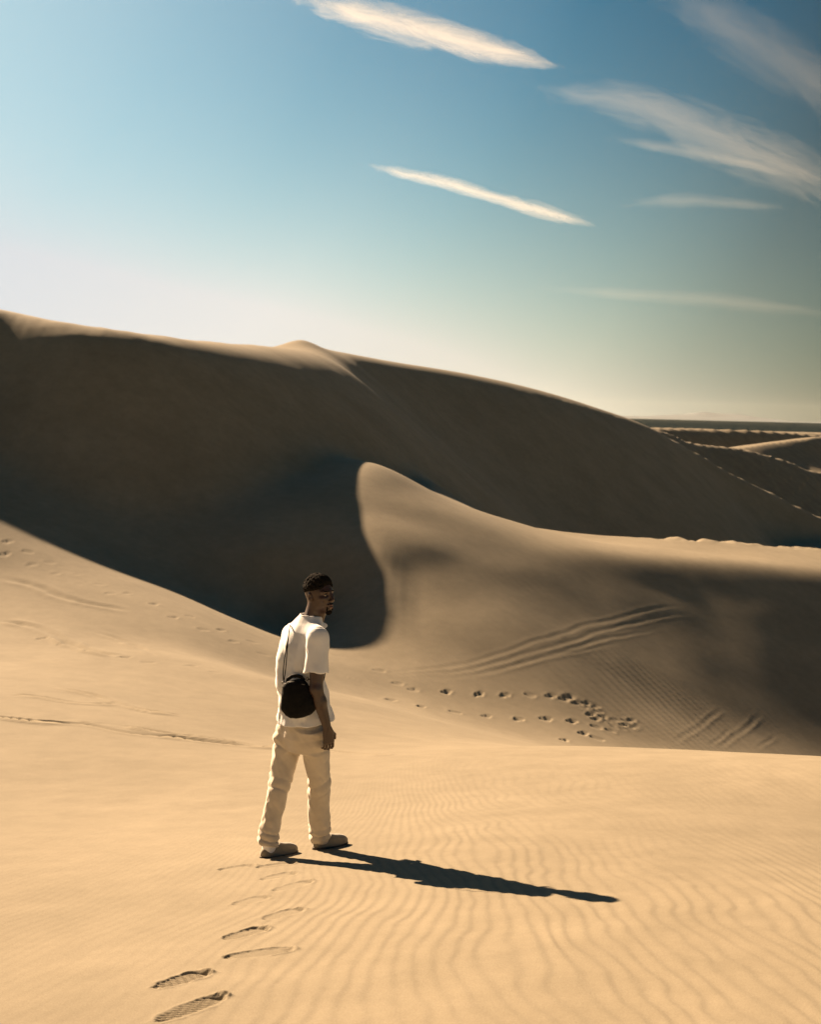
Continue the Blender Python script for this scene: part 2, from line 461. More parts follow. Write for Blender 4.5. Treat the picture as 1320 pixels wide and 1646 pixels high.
def prints(x, y):
    z = np.zeros(x.shape); mark = np.full(x.shape, -1, int)
    for n, (a, b, tr) in enumerate(FRESH):
        c = (a + b) / 2
        m = np.where((np.abs(x - c[0]) < 0.4) & (np.abs(y - c[1]) < 0.4))
        u, w, L = slipper_local(a, b, x[m], y[m])
        hw = slipper_shape(u)
        uu = np.clip(np.maximum(-u, u - 1), 0, None) * L
        wb = 0.011 * fbm(x[m] / 0.035, y[m] / 0.035, 100 + n, 2)
        d = np.where(uu > 0, np.hypot(uu, np.maximum(np.abs(w) - 0.02, 0)), np.abs(w) - hw) + wb      # < 0 inside the sole
        ins = sstep(0.012, -0.018, d)
        deep = (0.6 + 0.4 * tr) * (0.0042 + 0.0030 * np.cos(u * math.pi) ** 2 + 0.010 * np.exp(-((u - 0.93) / 0.05) ** 2 - ((w + 0.012) / 0.03) ** 2) + 0.005 * np.exp(-((u - 0.05) / 0.06) ** 2))
        tread = 0.0052 * tr * np.sin(y[m] / 0.024 * 2 * math.pi)
        rim = 0.0025 * (0.4 + 0.6 * tr) * np.exp(-((d - 0.014) / 0.011) ** 2) * (0.6 + 0.8 * sstep(0.3, 1.0, u)) * (1 + 2.5 * fbm(x[m] / 0.05, y[m] / 0.05, 130 + n, 2))
        kick = 0.016 * np.exp(-((u - 1.03) / 0.05) ** 2 - (w / 0.04) ** 2)
        z[m] += ins * (-deep + tread) + rim * (1 - ins) + kick * (0.4 + 0.6 * tr)
        k = d < 0.004
        mark[m[0][k], m[1][k]] = n
    for n, (c, th, L, W, dp) in enumerate(OLD):
        m = np.where((np.abs(x - c[0]) < 0.6) & (np.abs(y - c[1]) < 0.6))
        u = (x[m] - c[0]) * math.sin(th) + (y[m] - c[1]) * math.cos(th); w = (x[m] - c[0]) * math.cos(th) - (y[m] - c[1]) * math.sin(th)
        r = np.sqrt((u / (L / 2)) ** 2 + (w / (W / 2)) ** 2)
        z[m] += -dp * np.exp(-r ** 3) + 0.3 * dp * np.exp(-((r - 1.5) / 0.4) ** 2)
        k = r < 1.15
        mark[m[0][k], m[1][k]] = 1000 + n
    return z, mark


def tracks(x, y):
    z = np.zeros(x.shape); mark = np.full(x.shape, -1, int)
    for n, (cv, w, dp, bm, ro) in enumerate(TRK):
        lo, hi = cv[:, :2].min(0) - 1.2, cv[:, :2].max(0) + 1.2
        m = np.where((x > lo[0]) & (x < hi[0]) & (y > lo[1]) & (y < hi[1]))
        xx, yy = x[m], y[m]
        wob = 0.3 * w * fbm(xx / 0.9, yy / 0.9, 30 + n, 2) * (1 + 1.2 * ro)
        s, i = crest_dist(cv, xx, yy)
        end = sstep(0, 0.22, i / (len(cv) - 1)) * sstep(1.0, 0.8, i / (len(cv) - 1))
        if n in (4,): end = 1 - (1 - end) * 0.6
        br = 1 - ro * np.clip(0.5 + 1.8 * fbm(xx / 0.7, yy / 0.7, 50 + n, 3), 0, 1)
        t = (s + wob) / w
        z[m] += end * br * (-dp * np.exp(-(t * 2) ** 2) + bm * (np.exp(-((t - 0.95) * 2.2) ** 2) + 0.6 * np.exp(-((t + 0.95) * 2.2) ** 2)))
        k = (np.abs(t) < 0.75) & (end > 0.1)
        mark[m[0][k], m[1][k]] = n
    return z, mark


# ------------------------------------------------------------------ materials
def mat(name, color, rough=0.9, spec=0.3):
    m = bpy.data.materials.new(name); m.use_nodes = True
    p = m.node_tree.nodes['Principled BSDF']
    p.inputs['Base Color'].default_value = (*color, 1); p.inputs['Roughness'].default_value = rough
    p.inputs['Specular IOR Level'].default_value = spec
    return m, m.node_tree.nodes, m.node_tree.links, p


def noise_mix(nd, lk, p, c0, c1, scale, detail=4, rough=0.6, lo=0.3, hi=0.7, coords='Object', stretch=(1, 1, 1)):
    tc = nd.new('ShaderNodeTexCoord'); mp = nd.new('ShaderNodeMapping'); mp.inputs['Scale'].default_value = stretch
    nz = nd.new('ShaderNodeTexNoise'); nz.inputs['Scale'].default_value = scale; nz.inputs['Detail'].default_value = detail; nz.inputs['Roughness'].default_value = rough
    rp = nd.new('ShaderNodeValToRGB'); rp.color_ramp.elements[0].position = lo; rp.color_ramp.elements[1].position = hi
    rp.color_ramp.elements[0].color = (*c0, 1); rp.color_ramp.elements[1].color = (*c1, 1)
    lk.new(tc.outputs[coords], mp.inputs[0]); lk.new(mp.outputs[0], nz.inputs['Vector']); lk.new(nz.outputs[0], rp.inputs[0])
    return rp.outputs[0], nz.outputs[0], mp.outputs[0]


def bump(nd, lk, p, height, strength, dist):
    b = nd.new('ShaderNodeBump'); b.inputs['Strength'].default_value = strength; b.inputs['Distance'].default_value = dist
    lk.new(height, b.inputs['Height']); lk.new(b.outputs[0], p.inputs['Normal'])
    return b


def sand_material(name, c0, c1):
    m, nd, lk, p = mat(name, c1, 1.0, 0.15)
    col, _, vec = noise_mix(nd, lk, p, c0, c1, 0.35, 5, 0.6, 0.35, 0.65)
    gr = nd.new('ShaderNodeTexNoise'); gr.inputs['Scale'].default_value = 130.0; gr.inputs['Detail'].default_value = 3.0; gr.inputs['Roughness'].default_value = 0.8
    lk.new(vec, gr.inputs['Vector'])
    mx = nd.new('ShaderNodeMix'); mx.data_type = 'RGBA'; mx.blend_type = 'MULTIPLY'; mx.inputs[0].default_value = 1.0
    r2 = nd.new('ShaderNodeValToRGB'); r2.color_ramp.elements[0].position = 0.3; r2.color_ramp.elements[1].position = 0.7
    r2.color_ramp.elements[0].color = (0.80, 0.77, 0.73, 1); r2.color_ramp.elements[1].color = (1.10, 1.10, 1.10, 1)
    lk.new(gr.outputs[0], r2.inputs[0]); lk.new(col, mx.inputs[6]); lk.new(r2.outputs[0], mx.inputs[7]); lk.new(mx.outputs[2], p.inputs['Base Color'])
    big = nd.new('ShaderNodeTexNoise'); big.inputs['Scale'].default_value = 2.6; big.inputs['Detail'].default_value = 8.0; big.inputs['Roughness'].default_value = 0.72
    lk.new(vec, big.inputs['Vector'])
    r3 = nd.new('ShaderNodeValToRGB'); r3.color_ramp.elements[0].position = 0.3; r3.color_ramp.elements[1].position = 0.7
    r3.color_ramp.elements[0].color = (0.88, 0.88, 0.87, 1); r3.color_ramp.elements[1].color = (1.08, 1.08, 1.08, 1)
    m2 = nd.new('ShaderNodeMix'); m2.data_type = 'RGBA'; m2.blend_type = 'MULTIPLY'; m2.inputs[0].default_value = 1.0
    lk.new(big.outputs[0], r3.inputs[0]); lk.new(mx.outputs[2], m2.inputs[6]); lk.new(r3.outputs[0], m2.inputs[7]); lk.new(m2.outputs[2], p.inputs['Base Color'])
    p.inputs['Diffuse Roughness'].default_value = 0.4
    bump(nd, lk, p, gr.outputs[0], 0.35, 0.004)
    return m


M_SAND = sand_material('sand', (0.208, 0.182, 0.134), (0.245, 0.215, 0.160))
M_SAND_FAR = sand_material('far_sand', (0.175, 0.152, 0.113), (0.218, 0.19, 0.14))
M_PLAIN, _nd, _lk, _p = mat('scrub_plain', (0.05, 0.06, 0.05), 1.0, 0.0)
_c, _, _ = noise_mix(_nd, _lk, _p, (0.007, 0.012, 0.015), (0.014, 0.019, 0.021), 0.006, 5, 0.6, 0.42, 0.72, 'Object', (0.25, 1, 1))
_lk.new(_c, _p.inputs['Base Color'])
M_ROCK, *_ = mat('bare_rock', (0.105, 0.125, 0.145), 1.0, 0.1)

# ------------------------------------------------------------------ the sand, one sheet, cut along its own borders into named pieces
half = 22.5
azd = np.concatenate([np.linspace(-180, -half, 70)[:-1], np.linspace(-half, half, NCOL), np.linspace(half, 180, 70)[1:]])
rad = np.concatenate([np.geomspace(0.4, 3.7, 30)[:-1], np.geomspace(3.7, 6.6, NR1)[:-1], np.geomspace(6.6, 9.5, NR1 // 3)[:-1], np.geomspace(9.5, 46, NR2)[:-1], np.geomspace(46, 190, NR3)[:-1], np.geomspace(190, 1700, NR4)])
AA, RR = np.meshgrid(np.radians(azd), rad)
SX = RR * np.sin(AA); SY = RR * np.cos(AA)
SZ = base_height(SX, SY)
kd = (RR < 95) & (SY > 0) & (np.abs(AA) < math.radians(half + 3))
dz = np.zeros(SX.shape)
sub = np.where(RR[:, 0] < 95)[0][-1] + 1
sx, sy = SX[:sub], SY[:sub]
pz, pmark = prints(sx, sy)
tz, tmark = tracks(sx, sy)
dz[:sub] = (ripples(sx, sy) * np.where(pmark >= 0, 0.25, 1.0) + pz + tz) * kd[:sub]
# the rough, crumbling lip along the right end of the large dune's crest and of the ridge
_s, _i = crest_dist(cr, SX, SY)
_arc = np.concatenate([[0], np.cumsum(np.hypot(*np.diff(cr[:, :2], axis=0).T))])
_a = np.interp(_i, np.arange(len(cr)), _arc)
slide = sstep(4.5, 6.5, _s) * sstep(11, 7, _s) * (RR < 180)
dz += slide * (0.08 * fbm(_a / 1.1, _s / 7.0, 44, 3) + 0.05 * fbm(_a / 0.35 + 0.3 * _s, _s / 2.0, 45, 2))
lip = np.exp(-(_s / 1.6) ** 2) * sstep(20, 27, SX) * (RR < 200)
dz += lip * 0.75 * fbm(SX / 4.5, SY / 4.5, 40, 4)
lip = np.exp(-((_s - 1.5) / 1.2) ** 2) * sstep(-5, -9, SX) * (RR < 90) * sstep(-19, -14, SX)
dz += lip * 0.06 * fbm(SX / 0.9, SY / 0.9, 41, 3)
_b, _ = crest_dist(np.c_[RIDGE_BACK, RIDGE_BACK[:, :1] * 0], SX, SY)
dz += 0.22 * np.exp(-(_b / 0.7) ** 2) * sstep(9.5, 12, SX) * (RR < 80) * fbm(SX / 0.8, SY / 0.8, 42, 3)
SZ = SZ + dz

h_, w_ = SX.shape
vid = np.arange(h_ * w_).reshape(h_, w_)
co = np.stack([SX, SY, SZ], -1).reshape(-1, 3)
# vertex normals of the whole sheet, kept on every piece so that no seam shows
du = np.zeros((h_, w_, 3)); dv = np.zeros((h_, w_, 3)); c3 = co.reshape(h_, w_, 3)
du[:, 1:-1] = c3[:, 2:] - c3[:, :-2]; du[:, 0] = c3[:, 1] - c3[:, 0]; du[:, -1] = c3[:, -1] - c3[:, -2]
dv[1:-1] = c3[2:] - c3[:-2]; dv[0] = c3[1] - c3[0]; dv[-1] = c3[-1] - c3[-2]
nrm = np.cross(du, dv).reshape(-1, 3)
nrm /= np.linalg.norm(nrm, axis=1)[:, None] + 1e-20
nrm[nrm[:, 2] < 0] *= -1
quads = np.stack([vid[:-1, :-1], vid[:-1, 1:], vid[1:, 1:], vid[1:, :-1]], -1)
qc = [a[:-1, :-1] for a in (SX, SY, RR)]
# which piece a face belongs to
sD, _ = crest_dist(cr, qc[0], qc[1])
Dh, _ = big_dune(qc[0], qc[1])
piece = np.full(qc[0].shape, 3)                                                   # far dunes
loc = (qc[1] > -1e9) & (qc[2] < 190)
brow = np.interp(qc[0], [-9, -5, -1.5, 0.2, 2.0, 4.5, 12, 20], [15.8, 16.3, 17.5, 25.5, 27.5, 26, 27.5, 28])
piece[loc] = 1                                                                    # valley floor
piece[loc & (qc[1] < brow)] = 0                                                   # near dune
sR, _ = crest_dist(r1c, qc[0], qc[1])
piece[loc & (qc[1] > brow) & (qc[0] > -1.6) & (sR < 9) & (qc[1] > 30) & (sR < 1.5 + 0.8 * qc[0])] = 2      # low ridge
piece[loc & (np.abs(sD) < 400) & (Dh > SZ[:-1, :-1] - 0.35) & (qc[1] > 20)] = 4   # large dune
piece[loc & (sD < -55)] = 3
pq = pmark[:-1, :-1]; tq = tmark[:-1, :-1]
part = np.full(qc[0].shape, -1)
s1 = part[:sub - 1]
ph, pw = s1.shape
tt = tq[:ph]; s1[tt >= 0] = 5000 + tt[tt >= 0]
pp = pq[:ph]; s1[pp >= 0] = pp[pp >= 0]


def sheet(name, mask, material, parent=None):
    q = quads[mask]
    if not len(q): return None
    ids, inv = np.unique(q.ravel(), return_inverse=True)
    me = bpy.data.meshes.new(name)
    me.vertices.add(len(ids)); me.vertices.foreach_set('co', co[ids].astype(np.float32).ravel())
    me.loops.add(len(inv)); me.loops.foreach_set('vertex_index', inv.astype(np.int32))
    me.polygons.add(len(q)); me.polygons.foreach_set('loop_start', np.arange(0, len(inv), 4, dtype=np.int32))
    me.polygons.foreach_set('use_smooth', np.ones(len(q), bool))
    me.update()
    me.normals_split_custom_set_from_vertices(nrm[ids].astype(np.float32))
    me.materials.append(material)
    o = bpy.data.objects.new(name, me); C.objects.link(o)
    if parent: o.parent = parent
    return o


PIECES = {}
for k, nm in ((0, 'near_dune'), (1, 'valley_floor'), (2, 'low_ridge'), (3, 'far_dunes'), (4, 'large_dune')):
    o = sheet(nm, (piece == k) & (part < 0), M_SAND if k != 3 else M_SAND_FAR)
    o['kind'] = 'structure'; PIECES[k] = o
for v in np.unique(part[part >= 0]):
    m = part == v
    k = int(np.bincount(piece[m]).argmax())
    sheet('wheel_track' if v >= 5000 and v - 5000 in (0, 1, 2, 3, 11, 12, 13, 14) else 'trodden_line' if v >= 5000 else 'footprint', m, M_SAND, PIECES[k])


# ------------------------------------------------------------------ solid modelling: smooth unions on a grid, then a surface mesh
class Solid:
    def __init__(s, lo, hi, res):
        s.lo = np.array(lo, float); s.res = res
        s.n = np.ceil((np.array(hi) - s.lo) / res).astype(int) + 1
        s.d = np.full(s.n, 0.05, np.float32)

    def win(s, lo, hi, pad):
        a = np.clip(np.floor((np.array(lo) - pad - s.lo) / s.res).astype(int), 0, s.n)
        b = np.clip(np.ceil((np.array(hi) + pad - s.lo) / s.res).astype(int) + 1, 0, s.n)
        ax = [s.lo[i] + np.arange(a[i], b[i]) * s.res for i in range(3)]
        return tuple(slice(a[i], b[i]) for i in range(3)), np.meshgrid(*ax, indexing='ij')

    def _join(s, sl, d, k, sub):
        o = s.d[sl]
        if sub:
            s.d[sl] = smax(o, -d, k) if k > 0 else np.maximum(o, -d)
        else:
            s.d[sl] = smin(o, d, k) if k > 0 else np.minimum(o, d)

    def cone(s, a, b, ra, rb, k=0.01, sub=False, flat=None):
        """tapered capsule; flat = (axis, factor) squeezes it along an axis"""
        a, b = np.array(a, float), np.array(b, float)
        r = max(ra, rb) * (flat[1] if flat and flat[1] > 1 else 1.0)
        sl, (X, Y, Z) = s.win(np.minimum(a, b) - r, np.maximum(a, b) + r, 2 * k + 3 * s.res)
        if X.size == 0: return
        ab = b - a; L2 = ab @ ab + 1e-12
        t = np.clip(((X - a[0]) * ab[0] + (Y - a[1]) * ab[1] + (Z - a[2]) * ab[2]) / L2, 0, 1)
        qx, qy, qz = X - a[0] - t * ab[0], Y - a[1] - t * ab[1], Z - a[2] - t * ab[2]
        if flat:
            n, f = np.array(flat[0], float), flat[1]
            n = n / np.linalg.norm(n)
            h = qx * n[0] + qy * n[1] + qz * n[2]
            e = h * (1.0 / f - 1.0)
            qx, qy, qz = qx + e * n[0], qy + e * n[1], qz + e * n[2]
        s._join(sl, np.sqrt(qx * qx + qy * qy + qz * qz) - (ra + (rb - ra) * t), k, sub)

    def ell(s, c, r, axes=None, k=0.01, sub=False, fn=None):
        c, r = np.array(c, float), np.array(r, float)
        R = np.eye(3) if axes is None else np.array(axes, float)
        sl, (X, Y, Z) = s.win(c - r.max(), c + r.max(), 2 * k + 3 * s.res)
        if X.size == 0: return
        q = [(X - c[0]) * R[i][0] + (Y - c[1]) * R[i][1] + (Z - c[2]) * R[i][2] for i in range(3)]
        k0 = np.sqrt(sum((q[i] / r[i]) ** 2 for i in range(3))); k1 = np.sqrt(sum((q[i] / r[i] ** 2) ** 2 for i in range(3))) + 1e-9
        d = k0 * (k0 - 1) / k1
        if fn is not None: d = d + fn(*q)
        s._join(sl, d, k, sub)

    def loft(s, secs, k=0.01, sub=False, fn=None, u=(1, 0, 0), v=(0, 1, 0), pw=2.0):
        """stack of ovals: (centre, half width along u, half depth along v), walked by height along the path"""
        P = np.array([c for c, a, b in secs], float); A = np.array([a for c, a, b in secs]); B = np.array([b for c, a, b in secs])
        r = max(A.max(), B.max())
        sl, (X, Y, Z) = s.win(P.min(0) - r, P.max(0) + r, 2 * k + 3 * s.res)
        if X.size == 0: return
        ax = P[-1] - P[0]; L = np.linalg.norm(ax); ax = ax / L
        tk = (P - P[0]) @ ax
        T = (X - P[0][0]) * ax[0] + (Y - P[0][1]) * ax[1] + (Z - P[0][2]) * ax[2]
        Tc = np.clip(T, tk[0], tk[-1])
        f = lambda w: np.interp(Tc, tk, w)
        qx, qy, qz = X - f(P[:, 0]), Y - f(P[:, 1]), Z - f(P[:, 2])
        u = np.array(u, float) - ax * (np.array(u) @ ax); u /= np.linalg.norm(u)
        v = np.cross(ax, u) * (1 if np.cross(ax, u) @ np.array(v) > 0 else -1)
        U = qx * u[0] + qy * u[1] + qz * u[2]; V = qx * v[0] + qy * v[1] + qz * v[2]
        a, b = f(A), f(B)
        rad = (np.abs(U / a) ** pw + np.abs(V / b) ** pw) ** (1 / pw)
        d = (rad - 1) * np.minimum(a, b) * 0.95
        d = np.where(T != Tc, np.maximum(d, np.abs(T - Tc)), d)
        if fn is not None: d = d + fn(T / L, np.arctan2(V / b, U / a), X, Y, Z)
        s._join(sl, d, k, sub)

    def plane(s, p, n, k=0.0):
        """cut away everything on the side n points to"""
        X, Y, Z = np.meshgrid(*[s.lo[i] + np.arange(s.n[i]) * s.res for i in range(3)], indexing='ij')
        n = np.array(n, float); n /= np.linalg.norm(n)
        d = (X - p[0]) * n[0] + (Y - p[1]) * n[1] + (Z - p[2]) * n[2]
        s.d = np.maximum(s.d, d).astype(np.float32) if k == 0 else smax(s.d, d, k).astype(np.float32)

    def mesh(s, name, material, parent, smooth=1):
        d = s.d; ins = d < 0
        c = [ins[i:d.shape[0] - 1 + i, j:d.shape[1] - 1 + j, l:d.shape[2] - 1 + l] for i in (0, 1) for j in (0, 1) for l in (0, 1)]
        cnt = sum(x.astype(np.int8) for x in c)
        act = np.argwhere((cnt > 0) & (cnt < 8))
        corner = np.array([[i, j, l] for i in (0, 1) for j in (0, 1) for l in (0, 1)])
        val = np.stack([d[act[:, 0] + o[0], act[:, 1] + o[1], act[:, 2] + o[2]] for o in corner], 1).astype(float)
        acc = np.zeros((len(act), 3)); num = np.zeros(len(act))
        for p in range(8):
            for q in range(p + 1, 8):
                if np.abs(corner[p] - corner[q]).sum() != 1: continue
                va, vb = val[:, p], val[:, q]
                m = (va < 0) != (vb < 0)
                t = np.where(m, va / np.where(m, va - vb, 1), 0)
                acc += m[:, None] * (corner[p] + t[:, None] * (corner[q] - corner[p])); num += m
        v = (act + acc / num[:, None]) * s.res + s.lo
        idx = np.full(np.array(d.shape) - 1, -1, np.int64); idx[act[:, 0], act[:, 1], act[:, 2]] = np.arange(len(act))
        F = []
        for ax in range(3):
            o = [1 if i == ax else 0 for i in range(3)]
            a = ins[:d.shape[0] - o[0], :d.shape[1] - o[1], :d.shape[2] - o[2]]; b = ins[o[0]:, o[1]:, o[2]:]
            e = np.argwhere(a != b); fl = a[e[:, 0], e[:, 1], e[:, 2]]
            p, q = [i for i in range(3) if i != ax]
            ok = (e[:, p] > 0) & (e[:, q] > 0) & (e[:, p] < d.shape[p] - 1) & (e[:, q] < d.shape[q] - 1)
            e, fl = e[ok], fl[ok]
            def at(dp, dq):
                g = e.copy(); g[:, p] -= dp; g[:, q] -= dq
                return idx[g[:, 0], g[:, 1], g[:, 2]]
            f = np.stack([at(1, 1), at(0, 1), at(0, 0), at(1, 0)], 1)
            flip = fl if ax != 1 else ~fl
            f[~flip] = f[~flip][:, ::-1]
            F.append(f)
        F = np.concatenate(F); F = F[(F >= 0).all(1)]
        for _ in range(smooth):
            a = np.zeros_like(v); n = np.zeros(len(v))
            for i in range(4):
                np.add.at(a, F[:, i], v[F[:, (i + 1) % 4]]); np.add.at(a, F[:, i], v[F[:, i - 1]]); np.add.at(n, F[:, i], 2)
            v = 0.5 * v + 0.5 * a / np.maximum(n, 1)[:, None]
        return raw_mesh(name, v, F, material, parent)


def raw_mesh(name, v, F, material, parent=None, smooth=True):
    me = bpy.data.meshes.new(name)
    v = np.asarray(v, np.float32); F = np.asarray(F, np.int32)
    me.vertices.add(len(v)); me.vertices.foreach_set('co', v.ravel())
    me.loops.add(F.size); me.loops.foreach_set('vertex_index', F.ravel())
    me.polygons.add(len(F)); me.polygons.foreach_set('loop_start', np.arange(0, F.size, F.shape[1], dtype=np.int32))
    me.polygons.foreach_set('use_smooth', np.full(len(F), smooth))
    me.update(calc_edges=True)
    me.materials.append(material)
    o = bpy.data.objects.new(name, me); C.objects.link(o)
    if parent: o.parent = parent
    return o


def tube(name, pts, material, parent, w=0.008, h=0.003, up=(0, 0, 1), n=8, closed=False):
    """a flat strap or cord along points"""
    P = np.asarray(pts, float); V = []; F = []
    m = len(P)
    for i in range(m):
        t = P[min(i + 1, m - 1)] - P[max(i - 1, 0)]; t /= np.linalg.norm(t) + 1e-9
        u = np.array(up[i] if np.ndim(up) == 2 else up, float); sdir = np.cross(t, u); sdir /= np.linalg.norm(sdir) + 1e-9; q = np.cross(sdir, t)
        for j in range(n):
            a = 2 * math.pi * j / n
            V.append(P[i] + sdir * w * math.cos(a) + q * h * math.sin(a))
    for i in range(m - 1):
        for j in range(n):
            F.append((i * n + j, i * n + (j + 1) % n, (i + 1) * n + (j + 1) % n, (i + 1) * n + j))
    return raw_mesh(name, V, F, material, parent)


def thing(name, label, cat, loc, rotz=0.0, group=None):
    o = bpy.data.objects.new(name, None); C.objects.link(o)
    o.location = loc; o.rotation_euler = (0, 0, rotz); o['label'] = label; o['category'] = cat
    o.empty_display_size = 0.2
    if group: o['group'] = group
    return o


# ------------------------------------------------------------------ the walker
M_SKIN, _n, _l, _p = mat('skin', (0.085, 0.040, 0.022), 0.42, 0.45)
_c, _z, _ = noise_mix(_n, _l, _p, (0.026, 0.013, 0.008), (0.044, 0.022, 0.013), 22, 4); _l.new(_c, _p.inputs['Base Color']); bump(_n, _l, _p, _z, 0.1, 0.002)
M_HAIR, _n, _l, _p = mat('hair', (0.010, 0.009, 0.008), 1.0, 0.05)
_c, _z, _ = noise_mix(_n, _l, _p, (0.004, 0.0035, 0.003), (0.014, 0.012, 0.010), 160, 3); _l.new(_c, _p.inputs['Base Color']); bump(_n, _l, _p, _z, 0.9, 0.006)


def cloth(name, c0, c1, scale, weave, strength, thin=0.0):
    m, n, l, p = mat(name, c1, 0.95, 0.15)
    c, z, vec = noise_mix(n, l, p, c0, c1, scale, 5, 0.6, 0.3, 0.7); l.new(c, p.inputs['Base Color'])
    w = n.new('ShaderNodeTexNoise'); w.inputs['Scale'].default_value = weave; w.inputs['Detail'].default_value = 2
    l.new(vec, w.inputs['Vector']); bump(n, l, p, w.outputs[0], strength, 0.003)
    p.inputs['Sheen Weight'].default_value = 0.25; p.inputs['Sheen Roughness'].default_value = 0.5
    if thin:
        t = n.new('ShaderNodeBsdfTranslucent'); l.new(c, t.inputs[0])
        mx = n.new('ShaderNodeMixShader'); mx.inputs[0].default_value = thin
        l.new(p.outputs[0], mx.inputs[1]); l.new(t.outputs[0], mx.inputs[2])
        l.new(mx.outputs[0], n['Material Output'].inputs[0])
    return m


M_SHIRT = cloth('white_knit', (0.62, 0.63, 0.645), (0.70, 0.71, 0.72), 7, 260, 0.35, 0.18)
M_TROUSERS = cloth('beige_twill', (0.40, 0.355, 0.29), (0.465, 0.415, 0.34), 9, 420, 0.25)
M_SOCK = cloth('white_sock', (0.58, 0.58, 0.60), (0.68, 0.68, 0.70), 20, 300, 0.4)
M_SHOE = cloth('taupe_suede', (0.17, 0.15, 0.115), (0.23, 0.205, 0.16), 25, 300, 0.4)
M_SOLE, *_ = mat('shoe_sole', (0.07, 0.055, 0.04), 0.8, 0.3)
M_BAG, _n, _l, _p = mat('black_leather', (0.008, 0.011, 0.011), 0.65, 0.07)
_c, _z, _ = noise_mix(_n, _l, _p, (0.003, 0.003, 0.003), (0.007, 0.0065, 0.0065), 60, 4); _l.new(_c, _p.inputs['Base Color']); bump(_n, _l, _p, _z, 0.3, 0.003)
M_METAL, *_ = mat('dull_metal', (0.10, 0.095, 0.09), 0.5, 0.5); M_METAL.node_tree.nodes['Principled BSDF'].inputs['Metallic'].default_value = 1.0
M_EYE, *_ = mat('eye_white', (0.22, 0.19, 0.16), 0.6, 0.1)
M_IRIS, *_ = mat('iris', (0.012, 0.008, 0.006), 0.4, 0.2)
M_LIP, *_ = mat('lips', (0.085, 0.034, 0.025), 0.4, 0.4)
M_SEAM, *_ = mat('seam', (0.42, 0.33, 0.21), 0.95, 0.1)

ORG = hit(487, 1373)
HEAD_YAW = math.radians(-60.0)
ex = np.array([math.cos(HEAD_YAW), math.sin(HEAD_YAW), 0]); ey = np.array([-math.sin(HEAD_YAW), math.cos(HEAD_YAW), 0])
RL = np.array([ex, ey, [0, 0, 1.0]])


def J(px, py, dy):
    """joint seen at a pixel, dy metres beyond the walker's centre -> the walker's own coordinates"""
    return RL @ (pt(px, py, ORG[1] + dy) - ORG)


def ground_local(x, y):
    w = ORG + RL.T @ np.array([x, y, 0.0])
    return float(base_height(np.array([w[0]]), np.array([w[1]]))[0]) - ORG[2]


def foot(px_h, px_t):
    a, b = RL @ (hit(*px_h) - ORG), RL @ (hit(*px_t) - ORG)
    e = (b - a)[:2]; e = e / np.linalg.norm(e)
    c = a[:2] + e * 0.0
    return c, e


neck = J(500, 997, 0.02); headc = J(514, 957, 0.03)
chest = J(489, 1060, 0.01); waist = J(487, 1115, 0.0); pelvis = J(487, 1165, 0.0)
Rsh = J(511, 1024, -0.170); Lsh = J(470, 1019, 0.165)
Rel = J(508, 1108, -0.235); Rwr = J(526, 1170, -0.20)
Lel = J(474, 1105, 0.255); Lwr = J(497, 1168, 0.27)
Rhip = J(503, 1172, -0.075); Lhip = J(468, 1172, 0.075)
rh, re_ = foot((506, 1365), (561, 1354)); lh, le_ = foot((421, 1380), (466, 1371))
Rank = np.array([*(rh + re_ * 0.055), 0]); Rank[2] = ground_local(Rank[0], Rank[1]) + 0.085
Lank = np.array([*(lh + le_ * 0.055), 0]); Lank[2] = ground_local(Lank[0], Lank[1]) + 0.085
Rkn = J(514, 1261, 0); Lkn = J(450, 1262, 0)
# knees: on the pixel, at the depth half way between hip and ankle
for nm, hp, an, px, py in (('R', Rhip, Rank, 514, 1261), ('L', Lhip, Lank, 449, 1262)):
    dmid = (RL.T @ (0.5 * hp + 0.5 * an))[1]
    k = J(px, py, dmid)
    if nm == 'R': Rkn = k
    else: Lkn = k

walker = thing('person', 'man in white short-sleeved shirt and beige trousers walking on the sand, head turned sideways', 'person', ORG, HEAD_YAW)

# --- head frame: looks to the right of the picture, a little towards the camera
hf = RL @ np.array([0.80, -0.60, 0.08]); hf /= np.linalg.norm(hf)
hu = np.array([0, 0, 1.0]) + 0.06 * hf; hu -= hf * (hu @ hf); hu /= np.linalg.norm(hu)
hs = np.cross(hu, hf)                 # the man's left
HA = [hf, hs, hu]


def H(a, b, c): return headc + hf * a + hs * b + hu * c


